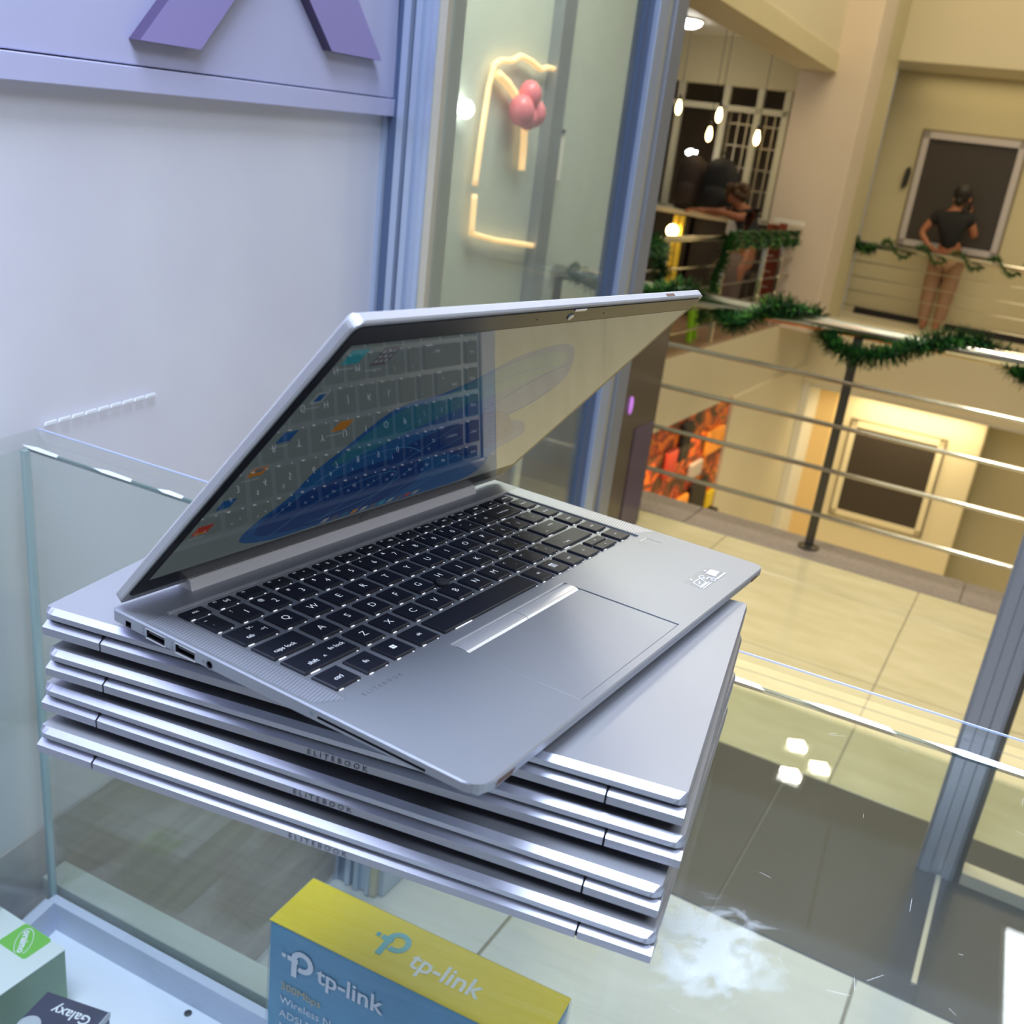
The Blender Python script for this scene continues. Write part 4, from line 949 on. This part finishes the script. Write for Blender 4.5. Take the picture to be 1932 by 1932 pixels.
# number row
key(.0170, rows_y[4], .0285, rows_y[4] + K, [('~', SM, .3, .75), ('`', SM, .3, .3)])
for i, (a, b_) in enumerate(zip('1234567890-=', '!@#$%^&*()_+')):
    x0 = .0322 + PT * i; key(x0, rows_y[4], x0 + K, rows_y[4] + K, [(a, BIG * .95, .62, .42), (b_, SM * 1.1, .24, .74)])
key(.0322 + PT * 12 - .0035, rows_y[4], .2818, rows_y[4] + K, [('<- backspace', SM * .8, .5, .45)])
# q row
def tabicon(mb, z): pass
key(.0170, rows_y[3], .0389, rows_y[3] + K, [('tab', SM * 1.15, .35, .3), ('|<-', SM, .62, .74), ('->|', SM, .80, .42)])
for i, a in enumerate('QWERTYUIOP'):
    x0 = .0425 + PT * i; key(x0, rows_y[3], x0 + K, rows_y[3] + K, [(a, BIG, .5, .5)])
for i, (a, b_) in enumerate((('[', '{'), (']', '}'), ('\\', '|'))):
    x0 = .0425 + PT * (10 + i); key(x0, rows_y[3], x0 + (K if i < 2 else .0155), rows_y[3] + K, [(a, SM, .6, .4), (b_, SM, .25, .72)])
# a row
key(.0170, rows_y[2], .0435, rows_y[2] + K, [('caps lock', SM * 1.15, .42, .32)])
for i, a in enumerate('ASDFGHJKL'):
    x0 = .0471 + PT * i; key(x0, rows_y[2], x0 + K, rows_y[2] + K, [(a, BIG, .5, .5)])
for i, (a, b_) in enumerate(((';', ':'), ("'", '"'))):
    x0 = .0471 + PT * (9 + i); key(x0, rows_y[2], x0 + K, rows_y[2] + K, [(a, SM, .6, .4), (b_, SM, .25, .72)])
key(.0471 + PT * 11, rows_y[2], .2818, rows_y[2] + K, [('enter', SM * .9, .7, .62), ('<-', SM, .25, .25)])
# z row
key(.0170, rows_y[1], .0533, rows_y[1] + K, [('shift', SM * 1.2, .28, .32), ('^', SM * 1.2, .50, .30), ('fn lock', SM * 1.15, .80, .55)])
for i, a in enumerate('ZXCVBNM'):
    x0 = .0569 + PT * i; key(x0, rows_y[1], x0 + K, rows_y[1] + K, [(a, BIG, .5, .5)])
for i, (a, b_) in enumerate(((',', '<'), ('.', '>'), ('/', '?'))):
    x0 = .0569 + PT * (7 + i); key(x0, rows_y[1], x0 + K - (.003 if i == 2 else 0), rows_y[1] + K, [(a, SM, .6, .4), (b_, SM, .25, .72)])
key(.0569 + PT * 10 - .003, rows_y[1], .2818, rows_y[1] + K, [('^ shift', SM * .9, .32, .25)])
# bottom row
y0 = rows_y[0]
key(.0170, y0, .0329, y0 + K, [('ctrl', SM * 1.2, .5, .42)])
key(.0367, y0, .0522, y0 + K, [('fn', SM * 1.2, .5, .5)])
def win(mb, z):
    for dx in (-.00135, .00015):
        for dy in (-.00135, .00015): mb.add([(.0640 + dx * 1.1, y0 + .0078 + dy * 1.1, z), (.0640 + (dx + .0012) * 1.1, y0 + .0078 + dy * 1.1, z), (.0640 + (dx + .0012) * 1.1, y0 + .0078 + (dy + .0012) * 1.1, z), (.0640 + dx * 1.1, y0 + .0078 + (dy + .0012) * 1.1, z)], [(0, 1, 2, 3)], 'legend')
key(.0560, y0, .0716, y0 + K, [win])
key(.0752, y0, .0908, y0 + K, [('alt', SM * 1.05, .5, .5)])
key(.0944, y0, .1835, y0 + K)
key(.1870, y0, .2015, y0 + K, [('alt', SM, .55, .5)])
def menu(mb, z):
    def q(a, b_, c_, d_): mb.add([(a, b_, z), (c_, b_, z), (c_, d_, z), (a, d_, z)], [(0, 1, 2, 3)], 'legend')
    cx, cy = .2123, y0 + .0078
    q(cx - .0022, cy - .0022, cx + .0022, cy - .0019); q(cx - .0022, cy + .0014, cx + .0022, cy + .0022); q(cx - .0022, cy - .0022, cx - .0019, cy + .0022); q(cx + .0019, cy - .0022, cx + .0022, cy + .0022)
    for k_ in range(3): q(cx - .0012, cy - .0013 + k_ * .0009, cx + .0012, cy - .0009 + k_ * .0009)
key(.2050, y0, .2196, y0 + K, [menu])
key(.2232, y0, .2378, y0 + K, [('ctrl', SM * .95, .5, .5)])
key(.2414, y0, .2580, y0 + K, [('<', SM * 1.2, .5, .5)])
key(.2616, y0, .2818, y0 + K / 2 - .0004, [('v', SM, .5, .5)]); key(.2616, y0 + K / 2 + .0004, .2818, y0 + K, [('^', SM * 1.1, .5, .4)])
key(.2868, y0, .3012, y0 + K, [('>', SM * 1.2, .5, .5)])
for i, t_ in enumerate(('end', 'pg dn', 'pg up', 'home')): key(.2868, rows_y[i + 1], .3012, rows_y[i + 1] + K, [(t_, SM * .9, .5, .5)])
# function row
fy = .1808
key(.0165, fy, .0305, fy + .0078, [('esc', SM * .95, .5, .5)])
fl_ = ['[o]', '', '*', '*', '%', '-o', 'o<', 'o))', '*', 'ins', 'prt', '(o)', 'del?', 'o', 'delete']
for i in range(15):
    x0 = .0342 + .01785 * i
    if x0 + .0140 > .3025: break
    key(x0, fy, x0 + .0142, fy + .0078, [(fl_[i], SM * .9, .6, .5), ('F' + str(i + 1) if i < 12 else '', SM * .6, .2, .75)])
MB().lathe([(.0030, 0), (.0034, .0012), (.0040, .0020), (.0040, .0030), (.0028, .0036)], 'rubber', 18, (.1408, .1252, -.0011)).build('pointing_stick', lap, smooth=True)
# hinge bar
MB().prism([(.2040, -.0004), (.2058, .0050), (.2100, .0062), (.2150, .0050), (.2155, -.0040), (.2040, -.0040)], .0380, .2850, 'satin', axis='x').build('hinge_bar', lap, bevel=.0006)
# lid
TH_ = 2.2755
ldir = Vector((0, math.cos(TH_), math.sin(TH_))); lnrm = Vector((1, 0, 0)).cross(ldir)
LM = mat_axes(Vector((0, DP - .0051, .0038)), Vector((1, 0, 0)), ldir, lnrm)
out = rrect(0, LW, -.0015, .2065, .0055, 6); n_ = len(out)
mb = MB()
def ring2(ins, z, bot=0): return [(min(max(a, ins), LW - ins), min(max(b_, -.0015 + ins + bot), .2065 - ins), z) for a, b_ in out]
rs = [ring2(.0006, .0), ring2(0, -.0008), ring2(0, -.0040), ring2(.0012, -.0052)]
mb.add(sum(rs, []), [tuple(range(n_)), tuple(range(3 * n_, 4 * n_))[::-1]] + [(k_ * n_ + (i + 1) % n_, k_ * n_ + i, (k_ + 1) * n_ + i, (k_ + 1) * n_ + (i + 1) % n_) for k_ in range(3) for i in range(n_)], 'alu_open_lid')
# note: ring order runs from the screen side to the back
lid = mb.build('lid', lap, mat4=LM)
MB().prism(rrect(.0020, LW - .0020, .0055, .2040, .004, 5), .0, .0006, 'bezel').build('bezel', lid)
scr = MB().add([(.0068, .0195, .0007), (.3167, .0195, .0007), (.3167, .1935, .0007), (.0068, .1935, .0007)], [(0, 1, 2, 3)], 'glass_screen').build('screen', lap, mat4=LM, label='dim lit desktop with blue ribbon wallpaper')
# wallpaper ribbons (generic overlapping swirls), lying in the screen plane
wp = MB()
def blob(pts, z, mat, k_=4):
    P = [Vector((a, b_, 0)) for a, b_ in pts]; n2 = len(P); o2 = []
    for i in range(n2):
        p0, p1, p2, p3 = P[i - 1], P[i], P[(i + 1) % n2], P[(i + 2) % n2]
        for j in range(k_):
            t = j / k_; v_ = .5 * ((2 * p1) + (p2 - p0) * t + (2 * p0 - 5 * p1 + 4 * p2 - p3) * t * t + (3 * p1 - p0 - 3 * p2 + p3) * t ** 3); o2.append((min(max(v_.x, .0068), .3167), min(max(v_.y, .0195), .1935)))
    bmx = bmesh.new(); vs_ = [bmx.verts.new((a, b_, z)) for a, b_ in o2]; f_ = bmx.faces.new(vs_)
    bmesh.ops.triangulate(bmx, faces=[f_]); bmx.verts.index_update()
    wp.add([tuple(v_.co) for v_ in bmx.verts], [tuple(v_.index for v_ in ff.verts) for ff in bmx.faces], mat); bmx.free()
mm = .001
def sc3(pts): return [(a * mm, b_ * mm) for a, b_ in pts]
blob(sc3([(53, 32), (51, 50), (60, 70), (61, 92), (68, 110), (80, 138), (108, 144), (130, 153), (151, 168), (186, 174), (212, 165), (240, 136), (231, 112), (212, 100), (246, 90), (270, 70), (252, 55), (262, 35), (250, 22), (200, 21), (154, 22), (110, 22), (80, 22)]), .00072, 'wp_blue')
blob(sc3([(70, 96), (84, 134), (110, 140), (150, 162), (190, 168), (215, 155), (190, 140), (150, 128), (115, 112), (90, 98)]), .00074, 'wp_teal')
blob(sc3([(62, 34), (60, 60), (90, 80), (130, 84), (165, 70), (180, 40), (150, 26), (100, 26)]), .00074, 'wp_deep')
blob(sc3([(120, 90), (160, 110), (200, 110), (235, 90), (250, 75), (220, 60), (190, 70), (150, 78)]), .00075, 'wp_deep')
def ribbon(pts, wd=.0008, z=.00077, mat='wp_line'):
    P = smooth_path([(a * mm, b_ * mm, z) for a, b_ in pts], 6)
    for a, b_ in zip(P, P[1:]):
        d_ = (b_ - a).normalized() * 1; q_ = Vector((-d_.y, d_.x, 0)) * wd / 2; wp.add([tuple(a - q_), tuple(b_ - q_), tuple(b_ + q_), tuple(a + q_)], [(0, 1, 2, 3)], mat)
ribbon([(75, 28), (95, 60), (140, 68), (150, 45), (120, 34), (100, 30)]); ribbon([(110, 28), (150, 90), (200, 140), (228, 150)]); ribbon([(140, 26), (170, 80), (225, 110), (238, 125)]); ribbon([(160, 24), (190, 60), (240, 80), (262, 72)]); ribbon([(180, 22), (205, 45), (255, 50)]); ribbon([(70, 80), (110, 120), (170, 150), (215, 150)]); ribbon([(62, 50), (80, 90), (120, 96), (150, 84)])
wp.build('wallpaper', scr)
def sq(ic, cx, cy, w2, h2, mat, z=.0008): ic.add([((cx - w2) * mm, (cy - h2) * mm, z), ((cx + w2) * mm, (cy - h2) * mm, z), ((cx + w2) * mm, (cy + h2) * mm, z), ((cx - w2) * mm, (cy + h2) * mm, z)], [(0, 1, 2, 3)], mat)
def icon(cx, cy, w2, h2, mat, extra=(), cap=True):
    ic = MB(); sq(ic, cx, cy, w2, h2, mat)
    for e_ in extra: sq(ic, *e_, .00082)
    if cap: sq(ic, cx, cy - h2 - 3, 5, .6, 'ic_white')
    ic.build('desktop_icon' if cap else 'taskbar_icon', scr)
icon(15, 186, 5, 4.5, 'ic_teal'); icon(34, 184, 5, 6, 'ic_dark', [(31 + i * 3, 181 + j * 3, .9, .9, 'ic_white') for i in range(3) for j in range(3)])
icon(15, 160, 3.6, 4, 'ic_white', [(15, 160, 2, 2.4, 'wp_blue')]); icon(49, 133, 4.5, 4, 'ic_orange'); icon(16, 133, 4, 4, 'wp_blue'); icon(17, 107, 4.5, 3.5, 'ic_orange', [(17, 108, 2.5, 1.6, 'ic_dark')])
icon(15, 82, 4, 4, 'wp_blue'); icon(14, 61, 4.5, 4, 'ic_red', [(14, 58, 3, 1, 'ic_orange')])
for i in range(11): icon(118 + i * 8, 25.5, 2.4, 2.4, ('ic_white', 'ic_dark', 'wp_teal', 'ic_orange', 'ic_white', 'ic_dark', 'ic_teal', 'ic_white', 'ic_dark', 'ic_red', 'ic_white')[i], cap=False)
# maker's mark on the chin, camera, microphones, latch scuff
s = MB()
for r0, r1 in ((.0032, .0028),):
    for i in range(20):
        a0, a1 = 2 * PI * i / 20, 2 * PI * (i + 1) / 20; s.add([(.1615 + r_ * math.cos(a), .0115 + r_ * math.sin(a), .0008) for a, r_ in ((a0, r0), (a1, r0), (a1, r1), (a0, r1))], [(0, 1, 2, 3)], 'alu_dark')
s.text('hp', .0052, .1615, .0118, .0008, 'alu_dark'); s.build('chin_mark', lid)
MB().lathe([(.0021, .0006), (.0021, .0012), (.0017, .0014)], 'lens', 16, (.1625, .1985, 0)).build('webcam', lid)
MB().box(.1605, .1720, .2028, .2040, .0005, .0011, 'alu_bright').build('camera_slider', lid)
for x_ in (.1310, .1980): MB().lathe([(.0005, .0006), (.0005, .00075)], 'port_black', 8, (x_, .1985, 0)).build('microphone_hole', lid)
MB().box(.268, .279, .2060, .2067, -.0030, -.0012, 'worn').build('worn_patch', lid)
